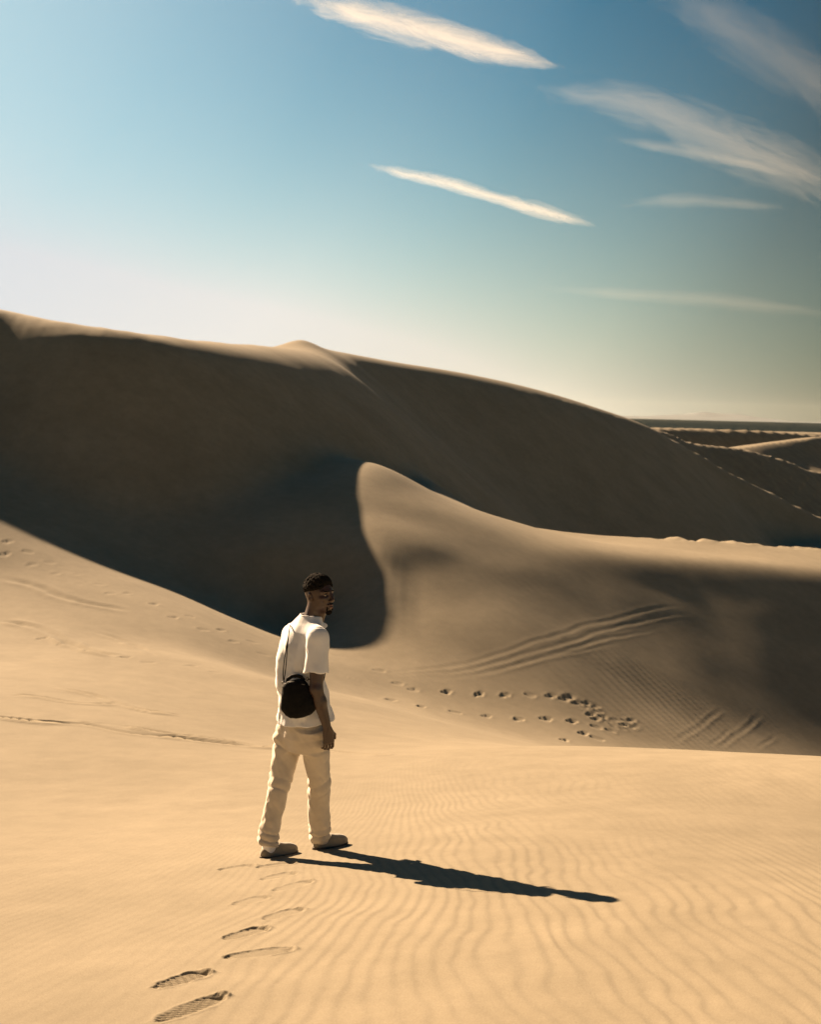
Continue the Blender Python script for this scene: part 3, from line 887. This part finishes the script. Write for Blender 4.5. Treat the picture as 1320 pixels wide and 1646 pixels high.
B = Solid((-0.42, -0.50, -0.10), (0.42, 0.50, 1.90), 0.0038)
B.ell(H(-0.012, 0, 0.030), (0.098, 0.076, 0.090), HA, 0.0)
B.ell(H(0.018, 0, -0.015), (0.074, 0.066, 0.088), HA, 0.02)
B.ell(H(0.028, 0, -0.062), (0.056, 0.052, 0.050), HA, 0.02)
B.ell(H(0.064, 0, -0.096), (0.023, 0.024, 0.019), HA, 0.018)
for s_ in (-1, 1):
    B.ell(H(-0.004, s_ * 0.048, -0.062), (0.034, 0.014, 0.034), HA, 0.02)        # angle of the jaw
    B.ell(H(0.058, s_ * 0.044, -0.018), (0.022, 0.020, 0.016), HA, 0.018)        # cheekbone
    B.cone(H(0.082, s_ * 0.012, 0.030), H(0.066, s_ * 0.050, 0.026), 0.011, 0.009, 0.012)   # brow
    B.ell(H(0.094, s_ * 0.031, 0.008), (0.017, 0.018, 0.012), HA, 0.010, sub=True)
    B.ell(H(0.100, s_ * 0.013, -0.033), (0.011, 0.009, 0.008), HA, 0.006)        # wing of the nose
    B.ell(H(-0.016, s_ * 0.078, -0.006), (0.019, 0.008, 0.031), [hf * 0.95 + hu * 0.2, hs, hu * 0.95 - hf * 0.2], 0.004)
    B.ell(H(-0.012, s_ * 0.088, -0.002), (0.010, 0.008, 0.016), HA, 0.004, sub=True)
B.cone(H(0.088, 0, 0.022), H(0.107, 0, -0.026), 0.0085, 0.0125, 0.010)
B.cone(H(0.084, -0.020, -0.062), H(0.084, 0.020, -0.062), 0.0085, 0.0085, 0.007)
B.cone(H(0.090, -0.008, -0.060), H(0.090, 0.008, -0.060), 0.0085, 0.0085, 0.006)
B.cone(H(0.086, -0.014, -0.074), H(0.086, 0.014, -0.074), 0.0095, 0.0095, 0.006)
B.cone(H(0.094, -0.022, -0.0675), H(0.094, 0.022, -0.0675), 0.0022, 0.0022, 0.002, sub=True)
B.cone(H(-0.028, 0, -0.050), neck + np.array([0, 0, -0.02]), 0.056, 0.060, 0.03)
B.cone(H(0.010, 0, -0.085), neck + np.array([0, 0.03, -0.03]), 0.036, 0.045, 0.03)
# trunk and limbs under the clothes
B.cone(neck + [0, 0, -0.06], chest, 0.060, 0.082, 0.04, flat=((1, 0, 0), 1.35))
B.cone(chest, pelvis, 0.082, 0.062, 0.05, flat=((1, 0, 0), 1.3))
for sh, el, wr in ((Rsh, Rel, Rwr), (Lsh, Lel, Lwr)):
    B.cone(neck + [0, 0, -0.08], sh, 0.040, 0.044, 0.03)
    mid = sh * 0.45 + el * 0.55 + np.array([0, 0.004, 0])
    B.cone(sh, mid, 0.044, 0.050, 0.02); B.cone(mid, el, 0.050, 0.040, 0.02)
    fm = el * 0.68 + wr * 0.32
    B.cone(el, fm, 0.041, 0.043, 0.02); B.cone(fm, wr, 0.043, 0.027, 0.02, flat=((1, 0, 0), 0.9))
for hp, kn, an in ((Rhip, Rkn, Rank), (Lhip, Lkn, Lank)):
    hp = hp * np.array([0.72, 1, 1]) + np.array([0, 0, -0.02])
    B.cone(pelvis + [0, 0, -0.03], hp, 0.052, 0.046, 0.04); B.cone(hp, kn, 0.050, 0.042, 0.03)
    B.cone(kn, an, 0.044, 0.034, 0.02)


def hand(wr, el, side):
    d = wr - el; d /= np.linalg.norm(d); d = d * 0.75 + np.array([0, -0.10, -0.9]) * 0.6; d /= np.linalg.norm(d)
    fw = np.array([0, 1.0, 0]); fw -= d * (fw @ d); fw /= np.linalg.norm(fw)            # towards the thumb
    med = np.cross(d, fw); med *= -side * np.sign(med[0]) if abs(med[0]) > 1e-6 else 1   # towards the thigh
    pe = wr + d * 0.092
    for o in (-0.026, -0.009, 0.009, 0.026):
        B.cone(wr + d * 0.012 + fw * o * 0.62, pe + fw * o * 1.06, 0.0165, 0.0125, 0.010)
    B.cone(wr + d * 0.03 + fw * 0.022 + med * 0.008, wr + d * 0.06 + fw * 0.030 + med * 0.012, 0.016, 0.013, 0.010)
    for o, ln in ((0.030, 0.94), (0.0105, 1.05), (-0.0105, 0.98), (-0.030, 0.80)):
        p = pe + fw * o; ang = 0.30 + 0.15 * (0.03 - o) / 0.06; r = 0.0093 if o > -0.02 else 0.0082
        for seg, da in ((0.044, 0.0), (0.028, 0.55), (0.021, 0.45)):
            ang += da
            q = p + (d * math.cos(ang) + med * math.sin(ang) + fw * o * 0.9) * seg * ln
            B.cone(p, q, r, r - 0.0009, 0.0025); p = q; r -= 0.0009
    t0 = wr + d * 0.034 + fw * 0.032 + med * 0.012
    t1 = t0 + (d * 0.70 + fw * 0.62 + med * 0.30) * 0.040
    t2 = t1 + (d * 0.90 + fw * 0.18 + med * 0.42) * 0.034
    B.cone(wr + d * 0.02 + fw * 0.018, t0, 0.016, 0.0135, 0.008); B.cone(t0, t1, 0.0130, 0.0110, 0.005); B.cone(t1, t2, 0.0110, 0.0090, 0.003)


hand(Rwr, Rel, 1); hand(Lwr, Lel, -1)
body = B.mesh('body', M_SKIN, walker, 1)

# eyes, lips, beard, hair
for s_ in (-1, 1):
    e = Solid(H(0.074, s_ * 0.031, 0.006) - 0.02, H(0.074, s_ * 0.031, 0.006) + 0.02, 0.0015)
    e.ell(H(0.0745, s_ * 0.031, 0.006), (0.0100, 0.0125, 0.0062), HA, 0.0)
    eye = e.mesh('eye', M_EYE, walker, 1)
    e = Solid(H(0.084, s_ * 0.031, 0.006) - 0.012, H(0.084, s_ * 0.031, 0.006) + 0.012, 0.001)
    e.ell(H(0.0842, s_ * 0.030, 0.006), (0.0024, 0.0050, 0.0046), HA, 0.0)
    e.mesh('iris', M_IRIS, eye, 0)
    e = Solid(H(0.08, s_ * 0.03, 0.03) - 0.045, H(0.08, s_ * 0.03, 0.03) + 0.045, 0.0018)
    e.cone(H(0.0925, s_ * 0.014, 0.030), H(0.081, s_ * 0.046, 0.030), 0.0042, 0.003, 0.0)
    e.mesh('eyebrow', M_HAIR, walker, 1)
e = Solid(H(0.09, 0, -0.068) - 0.04, H(0.09, 0, -0.068) + 0.04, 0.0018)
e.cone(H(0.0865, -0.019, -0.0625), H(0.0975, 0, -0.0605), 0.0042, 0.0055, 0.0); e.cone(H(0.0865, 0.019, -0.0625), H(0.0975, 0, -0.0605), 0.0042, 0.0055, 0.004)
e.cone(H(0.0860, -0.015, -0.0740), H(0.0960, 0, -0.0745), 0.0048, 0.0068, 0.001); e.cone(H(0.0860, 0.015, -0.0740), H(0.0960, 0, -0.0745), 0.0048, 0.0068, 0.003)
e.mesh('lips', M_LIP, walker, 1)


def curl(a, b, c):
    return 0.0065 * np.sin(a * 420 + 2 * np.sin(b * 230)) * np.sin(b * 390 + 1.3) * np.sin(c * 400 + 0.7) + 0.009 * vnoise(a * 60 + c * 31, b * 60 + c * 47, 80)


e = Solid(H(0.06, 0, -0.09) - 0.06, H(0.06, 0, -0.09) + 0.06, 0.0022)
e.ell(H(0.070, 0, -0.106), (0.022, 0.022, 0.019), HA, 0.0, fn=lambda a, b, c: curl(a, b, c) * 0.5)
for s_ in (-1, 1):
    e.cone(H(0.086, s_ * 0.022, -0.052), H(0.078, s_ * 0.025, -0.092), 0.0035, 0.006, 0.006)
e.cone(H(0.097, -0.012, -0.051), H(0.097, 0.012, -0.051), 0.0035, 0.0035, 0.004)
e.mesh('beard', M_HAIR, walker, 1)
e = Solid(headc - 0.15, headc + 0.16, 0.0026)
e.ell(H(-0.012, 0, 0.040), (0.101, 0.082, 0.100), HA, 0.0, fn=curl)
e.ell(H(0.010, 0, 0.085), (0.070, 0.062, 0.052), HA, 0.02, fn=curl)
for _k in range(420):
    dv_ = np.array([rng.normal(), rng.normal(), abs(rng.normal()) * 0.9 + 0.05]); dv_ /= np.linalg.norm(dv_)
    e.ell(H(-0.012 + dv_[0] * 0.098, dv_[1] * 0.082, 0.042 + dv_[2] * 0.098), (rng.uniform(0.006, 0.010),) * 3, HA, 0.003)
e.plane(H(0.072, 0, 0.062), hf * 0.90 - hu * 0.44, 0.014)
e.plane(H(0.0, 0, 0.036), -hu * 0.985 + hf * 0.17, 0.010)
e.mesh('hair', M_HAIR, walker, 1)

# --- shirt
Q = Solid((-0.40, -0.40, 0.70), (0.42, 0.42, 1.62), 0.0052)
hem = J(488, 1159, 0.0)


def shirt_folds(t, th, X, Y, Z):
    w = 0.010 * np.sin(3.0 * th + 6 * t + 0.8) * (1 - t)
    w += 0.034 * vnoise(X * 9 + Y * 6, Z * 5, 61) + 0.022 * vnoise(X * 22 - Y * 13 + Z * 12, Z * 12 - Y * 6, 62)
    w += 0.016 * np.abs(vnoise(X * 13 + Z * 6, Z * 8 - Y * 9, 65)) - 0.004 + 0.010 * np.abs(vnoise(X * 26 + Y * 14, Z * 19 + X * 8, 66))
    w += 0.0050 * np.sin(60 * (Z * 0.7 + Y * 0.5 - X * 0.3) + 5 * vnoise(X * 6, Z * 6, 63)) * np.exp(-((t - 0.35) / 0.25) ** 2)
    return w * np.clip(1.2 - t, 0.12, 1)


def JJ(px, py, dy, a, b): return (J(px, py, dy), a, b)


Q.loft([JJ(490, 1170, 0.0, 0.180, 0.186), JJ(488, 1130, 0.0, 0.176, 0.172), JJ(485, 1095, 0.0, 0.172, 0.155), JJ(485, 1060, 0.005, 0.178, 0.148),
        JJ(487, 1035, 0.01, 0.182, 0.134), JJ(490, 1014, 0.015, 0.165, 0.110), JJ(496, 1000, 0.02, 0.120, 0.085), JJ(500, 988, 0.02, 0.078, 0.072)], 0.0, fn=shirt_folds)
for sh in (Rsh, Lsh):
    Q.cone(neck + [0, 0, -0.035], sh + [0, 0, 0.0], 0.050, 0.062, 0.04)
sle = {}
for sh, el, nm in ((Rsh, Rel, 'R'), (Lsh, Lel, 'L')):
    d = (el - sh) / np.linalg.norm(el - sh)
    ce = sh + d * 0.225
    sle[nm] = (ce, d)
    fo = lambda t, th, X, Y, Z: 0.004 * np.sin(4 * th + 5 * t) * t + 0.010 * vnoise(X * 18, Z * 14 + Y * 8, 64)
    Q.loft([(sh + d * -0.062, 0.020, 0.020), (sh + d * -0.052, 0.038, 0.040), (sh + d * -0.030, 0.054, 0.057), (sh + d * 0.005, 0.064, 0.069), (sh + d * 0.06, 0.070, 0.076), (sh + d * 0.15, 0.071, 0.080), (ce, 0.072, 0.083)], 0.025, fn=fo, u=(1, 0, 0), v=(0, 1, 0))
outer = Q.d.copy()
Q.d = np.maximum(outer, -(outer + 0.0105)).astype(np.float32)
for nm in sle:                                                    # the open end of each sleeve
    ce, d = sle[nm]
    Q.cone(ce - d * 0.02, ce + d * 0.06, 0.060, 0.060, 0.0, sub=True, flat=((1, 0, 0), 0.94))
Xg, Yg, Zg = np.meshgrid(*[Q.lo[i] + np.arange(Q.n[i]) * Q.res for i in range(3)], indexing='ij')
Q.d = np.maximum(Q.d, hem[2] + 0.006 * np.sin(Xg * 9 + 1) + 0.05 * Yg - Zg).astype(np.float32)
nk = np.sqrt((Xg - neck[0]) ** 2 + (Yg - neck[1] - 0.005) ** 2)
Q.d = np.maximum(Q.d, np.where(Zg > neck[2] - 0.03, 0.068 - nk, -1)).astype(np.float32)
del Xg, Yg, Zg, nk, outer
shirt = Q.mesh('shirt', M_SHIRT, walker, 2)
K = Solid(neck + [-0.15, -0.15, -0.09], neck + [0.15, 0.15, 0.10], 0.0035)
K.loft([(neck + [0, 0.012, -0.050], 0.104, 0.098), (neck + [0, 0.006, -0.015], 0.092, 0.088), (neck + [0, 0.000, 0.012], 0.080, 0.078), (neck + [0, -0.004, 0.050], 0.073, 0.072)], 0.0)
K.d = np.maximum(K.d, -(K.d + 0.0080)).astype(np.float32)
K.plane(neck + [0, 0.0, 0.020], (0, 0.42, 0.90)); K.plane(neck + [0, 0.0, -0.022], (0, -0.30, -1))
K.plane(neck + [0, 0.080, 0.02], (0, 1.0, 0.5))
K.mesh('collar', M_SHIRT, shirt, 1)

# --- trousers
T = Solid((-0.42, -0.50, -0.05), (0.42, 0.50, 1.05), 0.0052)


def crease(ph):
    """sharp-topped, soft-bottomed fold profile"""
    return 1.0 - 2.0 * np.abs(np.sin(ph * 0.5)) ** 0.8


def leg_folds(seed, kneet):
    def f(t, th, X, Y, Z):
        w = 0.0048 * np.exp(-((t - kneet) / 0.075) ** 2) * crease((t - kneet) * 70 + 2.8 * np.sin(th + seed) + seed)
        w += 0.0068 * np.exp(-((t - 0.95) / 0.07) ** 2) * crease((t - 0.95) * 105 + 2.1 * np.sin(th + 2 * seed))
        w += 0.0095 * np.exp(-((t - 0.12) / 0.09) ** 2) * crease(t * 62 + 2.6 * np.sin(th + 1 + seed))
        w += 0.011 * vnoise(X * 17 + seed, Z * 9 + Y * 13, 70 + int(seed)) + 0.006 * vnoise(X * 40, Z * 24 + Y * 33, 74)
        w += 0.016 * np.abs(vnoise(X * 15 + seed + Z * 7, Z * 11 - Y * 9, 67)) - 0.004
        w += 0.003 * np.sin(2 * th + seed * 3 + t * 7)
        return w
    return f


T.loft([(J(488, 1205, 0), 0.130, 0.105), (J(487, 1182, 0), 0.160, 0.130), (J(487, 1162, 0), 0.155, 0.126), (J(487, 1140, 0.0), 0.145, 0.114), (J(487, 1118, 0.0), 0.140, 0.108)], 0.0, fn=lambda t, th, X, Y, Z: 0.010 * vnoise(X * 15, Z * 16 + Y * 9, 77))
for hp, kn, an, rs, sd in ((Rhip, Rkn, Rank, (0.096, 0.089, 0.075, 0.069, 0.062), 1.0), (Lhip, Lkn, Lank, (0.086, 0.083, 0.071, 0.066, 0.062), 2.3)):
    cuff = an + np.array([0, -0.012, 0.004 if sd > 2 else -0.022])
    pts = [(hp + [0, -0.01, 0.02], rs[0], rs[0] * 1.06), (hp * 0.55 + kn * 0.45, rs[1], rs[1]), (kn, rs[2], rs[2]), (kn * 0.5 + an * 0.5 + np.array([0, -0.012, 0]), rs[3], rs[3]), (cuff, rs[4], rs[4] * 1.02)]
    T.loft(pts, 0.035, fn=leg_folds(sd, 0.5))
    T.cone(an + [0, 0, 0.02], cuff - [0, 0, 0.08], 0.052, 0.056, 0.004, sub=True)
trousers = T.mesh('trousers', M_TROUSERS, walker, 2)

# --- socks and slippers
for an, hl, e2 in ((Rank, rh, re_), (Lank, lh, le_)):
    g0 = ground_local(hl[0], hl[1]); g1 = ground_local(*(hl + e2 * 0.28))
    e3 = np.array([e2[0] * 0.28, e2[1] * 0.28, g1 - g0]); e3 /= np.linalg.norm(e3)
    sd = np.cross(e3, [0, 0, 1.0]); sd /= np.linalg.norm(sd); up = np.cross(sd, e3)
    hb = np.array([hl[0], hl[1], g0])
    P = lambda a, b, c: hb + e3 * a + sd * b + up * c
    S = Solid(np.minimum(P(-0.05, 0, -0.03), P(0.34, 0, 0.2)) - 0.08, np.maximum(P(-0.05, 0, -0.03), P(0.34, 0, 0.2)) + 0.08, 0.0042)
    S.cone(an + [0, 0, 0.10], an, 0.043, 0.042, 0.0); S.cone(an, P(0.05, 0, 0.045), 0.042, 0.036, 0.02); S.cone(P(0.05, 0, 0.045), P(0.16, 0, 0.045), 0.036, 0.03, 0.02)
    S.mesh('sock', M_SOCK, walker, 1)
    S = Solid(np.minimum(P(-0.05, 0, -0.03), P(0.34, 0, 0.12)) - 0.08, np.maximum(P(-0.05, 0, -0.03), P(0.34, 0, 0.12)) + 0.08, 0.0036)
    S.ell(P(0.060, 0, 0.028), (0.072, 0.041, 0.048), [e3, sd, up], 0.0)
    S.ell(P(0.160, 0, 0.020), (0.132, 0.050, 0.058), [e3, sd, up], 0.02)
    S.ell(P(0.115, 0, 0.036), (0.062, 0.042, 0.052), [e3, sd, up], 0.02)
    S.cone(P(0.045, 0, 0.10), P(0.055, 0, 0.060), 0.050, 0.034, 0.008, sub=True)
    S.cone(P(0.10, 0, 0.125), P(0.085, 0, 0.075), 0.040, 0.030, 0.008, sub=True)
    S.plane(P(0, 0, 0.010), -up, 0.0)
    shoe = S.mesh('shoe', M_SHOE, walker, 1)
    S = Solid(np.minimum(P(-0.05, 0, -0.03), P(0.34, 0, 0.12)) - 0.08, np.maximum(P(-0.05, 0, -0.03), P(0.34, 0, 0.12)) + 0.08, 0.0036)
    S.ell(P(0.060, 0, 0.004), (0.076, 0.044, 0.10), [e3, sd, up], 0.0); S.ell(P(0.170, 0, 0.004), (0.126, 0.052, 0.12), [e3, sd, up], 0.03)
    S.plane(P(0, 0, 0.012), up, 0.0); S.plane(P(0, 0, -0.012), -up, 0.0)
    S.mesh('sole', M_SOLE, shoe, 1)

# --- the bag, hanging at the man's right hip from a strap over his left shoulder
bag = thing('crossbody_bag', "small black leather bag hanging on a thin strap at the walking man's hip", 'bag', ORG, HEAD_YAW)
bc = J(478, 1121, -0.215)
bn = RL @ np.array([-0.18, -0.97, 0.10]); bn /= np.linalg.norm(bn)                    # outward
bu = np.array([0.0, 0.0, 1.0]) + RL @ np.array([-0.22, 0, 0]); bu -= bn * (bu @ bn); bu /= np.linalg.norm(bu)
bs = np.cross(bu, bn); bs *= np.sign(bs @ (RL @ np.array([1.0, 0, 0])))                # to the right in the picture
G = Solid(bc - 0.2, bc + 0.2, 0.0042)


def BP(a, b, c): return bc + bs * a + bu * b + bn * c


G.loft([(BP(0, -0.128, 0), 0.030, 0.018), (BP(0, -0.121, 0), 0.068, 0.034), (BP(0, -0.100, 0), 0.097, 0.046), (BP(0, -0.060, 0), 0.112, 0.052), (BP(0, -0.015, 0), 0.111, 0.052),
        (BP(0, 0.035, 0), 0.099, 0.048), (BP(0, 0.080, 0), 0.082, 0.042), (BP(0, 0.102, 0), 0.066, 0.034), (BP(0, 0.113, 0), 0.040, 0.020)], 0.0, u=tuple(bs), v=tuple(bn), pw=2.5,
       fn=lambda t, th, X, Y, Z: 0.006 * vnoise(X * 22 + Y * 9, Z * 20, 88))
bag_body = G.mesh('bag_body', M_BAG, bag, 1)
# piping along the front edge, a zip and its pull, rings
loop = [BP(0.094 * math.sin(t) * (1.0 - 0.16 * math.cos(t)), 0.102 * math.cos(t) - 0.008, 0.026) for t in np.linspace(0, 2 * math.pi, 49)]
tube('piping', loop, M_BAG, bag, 0.0035, 0.0035, tuple(bn))
tube('zip', [BP(-0.07, 0.075, 0.030), BP(-0.035, 0.084, 0.033), BP(0, 0.087, 0.034), BP(0.035, 0.084, 0.033), BP(0.07, 0.075, 0.030)], M_METAL, bag, 0.003, 0.0016, tuple(bn))
tube('zip_pull', [BP(-0.045, 0.083, 0.034), BP(-0.046, 0.068, 0.037), BP(-0.046, 0.056, 0.037)], M_METAL, bag, 0.004, 0.0015, tuple(bn))
tube('handle', [BP(-0.055, 0.098, 0), BP(-0.045, 0.122, 0), BP(-0.015, 0.136, 0), BP(0.02, 0.136, 0), BP(0.05, 0.122, 0), BP(0.06, 0.098, 0)], M_BAG, bag, 0.012, 0.003, tuple(bn))
ringL, ringR = BP(-0.075, 0.105, 0.0), BP(0.085, 0.105, 0.0)
for c in (ringL, ringR):
    tube('strap_ring', [c + (bs * math.cos(t) + bu * math.sin(t)) * 0.010 for t in np.linspace(0, 2 * math.pi, 17)], M_METAL, bag, 0.002, 0.002, tuple(bn), 6)
back_top = J(466, 1004, 0.0)
straps = [
    [ringL, J(459, 1075, -0.185), J(461, 1050, -0.16), J(463, 1028, -0.12), J(465, 1012, -0.075), J(466, 1005, -0.01), J(466, 1008, 0.06), J(472, 1020, 0.13), J(500, 1030, 0.15),
     J(518, 1052, 0.06), J(524, 1068, -0.03), J(523, 1080, -0.10), J(517, 1096, -0.17), ringR],
    [ringL, J(455, 1082, -0.19), J(457, 1060, -0.17), J(461, 1036, -0.135), J(464, 1020, -0.10)]]
for sp in straps:
    tube('strap', catmull(sp, 10), M_BAG, bag, 0.0048, 0.0020, (0.3, -1, 0.2))


# ------------------------------------------------------------------ far plain, mountains, air
def polar_sheet(name, r0, r1, nr, na, fz, material):
    r = np.geomspace(r0, r1, nr); a = np.linspace(-math.pi, math.pi, na)
    A_, R_ = np.meshgrid(a, r); X = R_ * np.sin(A_); Y = R_ * np.cos(A_); Z = fz(X, Y)
    i = np.arange(nr * na).reshape(nr, na)
    F = np.stack([i[:-1, :-1], i[:-1, 1:], i[1:, 1:], i[1:, :-1]], -1).reshape(-1, 4)
    o = raw_mesh(name, np.stack([X, Y, Z], -1).reshape(-1, 3), F, material)
    o['kind'] = 'structure'
    return o


polar_sheet('far_plain', 1500.0, 13500.0, 60, 220, lambda x, y: -16.5 + 2.0 * fbm(x / 700.0, y / 700.0, 90, 2) * sstep(1500, 3000, np.hypot(x, y)) - 1.5 * sstep(1800, 1500, np.hypot(x, y)), M_PLAIN)


def mountain_height(x, y):
    d = np.hypot(x, y); a = np.degrees(np.arctan2(x, y))
    env = (0.25 + 0.45 * sstep(-4, 9, a)) * np.clip(0.55 + 1.5 * fbm(a / 5.0, d * 0, 95, 3), 0.05, 1.2)
    rg = np.abs(fbm(x / 900.0, y / 900.0, 97, 4))
    up = sstep(14500, 16500, d) * sstep(21500, 18500, d)
    return -17.5 + up * env * (125.0 + 150.0 * (0.5 - rg))


r = np.linspace(13400, 22000, 46); a = np.radians(np.linspace(-45, 45, 420))
A_, R_ = np.meshgrid(a, r); X_ = R_ * np.sin(A_); Y_ = R_ * np.cos(A_)
i_ = np.arange(R_.size).reshape(R_.shape)
mo = raw_mesh('mountains', np.stack([X_, Y_, mountain_height(X_, Y_)], -1).reshape(-1, 3), np.stack([i_[:-1, :-1], i_[:-1, 1:], i_[1:, 1:], i_[1:, :-1]], -1).reshape(-1, 4), M_ROCK)
mo['kind'] = 'structure'

# the air: one closed box of thin even haze round everything
HZ = 27000.0
v_ = [(sx_ * HZ, sy_ * HZ, z_) for z_ in (-30.0, 330.0) for sy_ in (-1, 1) for sx_ in (-1, 1)]
hz = raw_mesh('haze', v_, [(0, 2, 3, 1), (4, 5, 7, 6), (0, 1, 5, 4), (2, 6, 7, 3), (0, 4, 6, 2), (1, 3, 7, 5)], bpy.data.materials.new('haze'), None, False)
hz['kind'] = 'stuff'
hm = hz.data.materials[0]; hm.use_nodes = True; hm.node_tree.nodes.clear()
pv = hm.node_tree.nodes.new('ShaderNodeVolumePrincipled'); mo_ = hm.node_tree.nodes.new('ShaderNodeOutputMaterial')
pv.inputs['Color'].default_value = (0.62, 0.66, 0.60, 1); pv.inputs['Density'].default_value = 0.000006; pv.inputs['Anisotropy'].default_value = 0.3
hm.node_tree.links.new(pv.outputs[0], mo_.inputs['Volume'])


# ------------------------------------------------------------------ clouds: thin high streaks of ice cloud
def cloud_material(name, dens, scale, stretch):
    m = bpy.data.materials.new(name); m.use_nodes = True
    n, l = m.node_tree.nodes, m.node_tree.links
    n.clear()
    o = n.new('ShaderNodeOutputMaterial'); tr = n.new('ShaderNodeBsdfTransparent'); tl = n.new('ShaderNodeBsdfTranslucent'); df = n.new('ShaderNodeBsdfDiffuse')
    tl.inputs[0].default_value = (0.95, 0.93, 0.90, 1); df.inputs[0].default_value = (0.95, 0.93, 0.90, 1)
    ad = n.new('ShaderNodeMixShader'); ad.inputs[0].default_value = 0.5; l.new(tl.outputs[0], ad.inputs[1]); l.new(df.outputs[0], ad.inputs[2])
    uv = n.new('ShaderNodeUVMap'); sp = n.new('ShaderNodeSeparateXYZ'); l.new(uv.outputs[0], sp.inputs[0])
    mp = n.new('ShaderNodeMapping'); mp.inputs['Scale'].default_value = stretch; l.new(uv.outputs[0], mp.inputs[0])
    nz = n.new('ShaderNodeTexNoise'); nz.inputs['Scale'].default_value = scale; nz.inputs['Detail'].default_value = 9; nz.inputs['Roughness'].default_value = 0.72; nz.inputs['Distortion'].default_value = 0.9
    l.new(mp.outputs[0], nz.inputs['Vector'])
    at = n.new('ShaderNodeAttribute'); at.attribute_name = 'thick'

    def M(op, a, b, cl=False):
        q = n.new('ShaderNodeMath'); q.operation = op; q.use_clamp = cl
        for i, s in enumerate((a, b)):
            if isinstance(s, (int, float)): q.inputs[i].default_value = s
            else: l.new(s, q.inputs[i])
        return q.outputs[0]
    # thickness wins in the middle, the noise frays the edges
    al = M('MULTIPLY', M('MULTIPLY', M('ADD', M('MULTIPLY', at.outputs['Fac'], 0.85), M('SUBTRACT', nz.outputs[0], 0.80)), 1.75, True), dens, True)
    al = M('MULTIPLY', al, M('MULTIPLY', at.outputs['Fac'], 3.0, True), True)
    mx = n.new('ShaderNodeMixShader'); l.new(al, mx.inputs[0]); l.new(tr.outputs[0], mx.inputs[1]); l.new(ad.outputs[0], mx.inputs[2])
    l.new(mx.outputs[0], o.inputs[0])
    return m


def cloud(label, spine, dens, alt, scale=4.0, stretch=(1, 1, 1), rag=0.25):
    """a streak at height alt: (pixel x, pixel y, half width in pixels across) along its spine"""
    P = catmull([(a, b, c) for a, b, c in spine], 14)
    m, k = len(P), 13
    V, U, TH = [], [], []
    base = None
    L = np.concatenate([[0], np.cumsum(np.hypot(*np.diff(P[:, :2], axis=0).T))])
    for i in range(m):
        t = P[min(i + 1, m - 1), :2] - P[max(i - 1, 0), :2]; t /= np.linalg.norm(t); nn = np.array([-t[1], t[0]])
        for j in range(k):
            w = (j / (k - 1) - 0.5) * 2
            q = P[i, :2] + nn * w * P[i, 2] * 1.5
            ray = RC @ np.array([(q[0] - 660) / F_PX, -(q[1] - 823) / F_PX, -1.0])
            hgt = alt + 60.0 * (1 - w * w)
            V.append(ray * (hgt / ray[2])); U.append((L[i] / 300.0, w * P[i, 2] * 1.5 / 300.0))
            e = i / (m - 1)
            TH.append(max(0.0, 1 - abs(w)) ** 0.8 * min(1, e / 0.30, (1 - e) / 0.22) ** 0.7)
    F = [(i * k + j, i * k + j + 1, (i + 1) * k + j + 1, (i + 1) * k + j) for i in range(m - 1) for j in range(k - 1)]
    c = np.mean(V, axis=0)
    o = raw_mesh('cloud', np.array(V) - c, F, cloud_material('ice_cloud', dens, scale, stretch))
    o.location = c
    uvl = o.data.uv_layers.new(name='UVMap')
    vi = np.zeros(len(o.data.loops), np.int32); o.data.loops.foreach_get('vertex_index', vi)
    uvl.data.foreach_set('uv', np.array(U, np.float32)[vi].ravel())
    at = o.data.attributes.new('thick', 'FLOAT', 'POINT'); at.data.foreach_set('value', np.array(TH, np.float32))
    o['label'] = label; o['category'] = 'cloud'; o['group'] = 'wispy streaks of cloud high in the sky'
    return o


cloud('thick white streak of cloud slanting down from the top edge of the sky', [(400, -22, 14), (520, 8, 24), (620, 34, 29), (720, 60, 27), (820, 86, 22), (930, 114, 8)], 0.50, 3000, 5, (0.55, 2.6, 1))
cloud('thin narrow line of white cloud below the thick streak', [(530, 252, 6), (640, 277, 10), (720, 295, 11), (800, 318, 10), (880, 341, 13), (990, 370, 7)], 0.42, 2800, 6, (0.7, 3.0, 1))
cloud('broad ragged pale cloud band to the right of the thick streak', [(770, 132, 14), (920, 152, 26), (1010, 165, 32), (1100, 196, 42), (1190, 236, 46), (1290, 276, 46), (1450, 330, 44)], 0.13, 3100, 5, (0.6, 2.4, 1))
cloud('dim veil of cloud in the upper right corner of the sky', [(980, -50, 40), (1120, 12, 44), (1210, 66, 50), (1290, 118, 46), (1450, 230, 50)], 0.07, 3200, 4, (0.6, 2.2, 1))
cloud('faint wisp just under the broad ragged band', [(930, 216, 8), (1040, 232, 9), (1120, 246, 12), (1200, 262, 8), (1290, 286, 8)], 0.09, 3000, 6, (0.7, 2.6, 1))
cloud('small faint smudge of cloud right of the narrow line', [(950, 338, 9), (1050, 325, 11), (1110, 322, 12), (1180, 327, 9), (1290, 336, 9)], 0.07, 2700, 5, (0.7, 2.2, 1))
cloud('very faint low streak of cloud above the hazy horizon', [(800, 458, 9), (960, 470, 10), (1080, 478, 12), (1200, 488, 12), (1400, 512, 10)], 0.06, 2000, 5, (0.5, 3.0, 1))
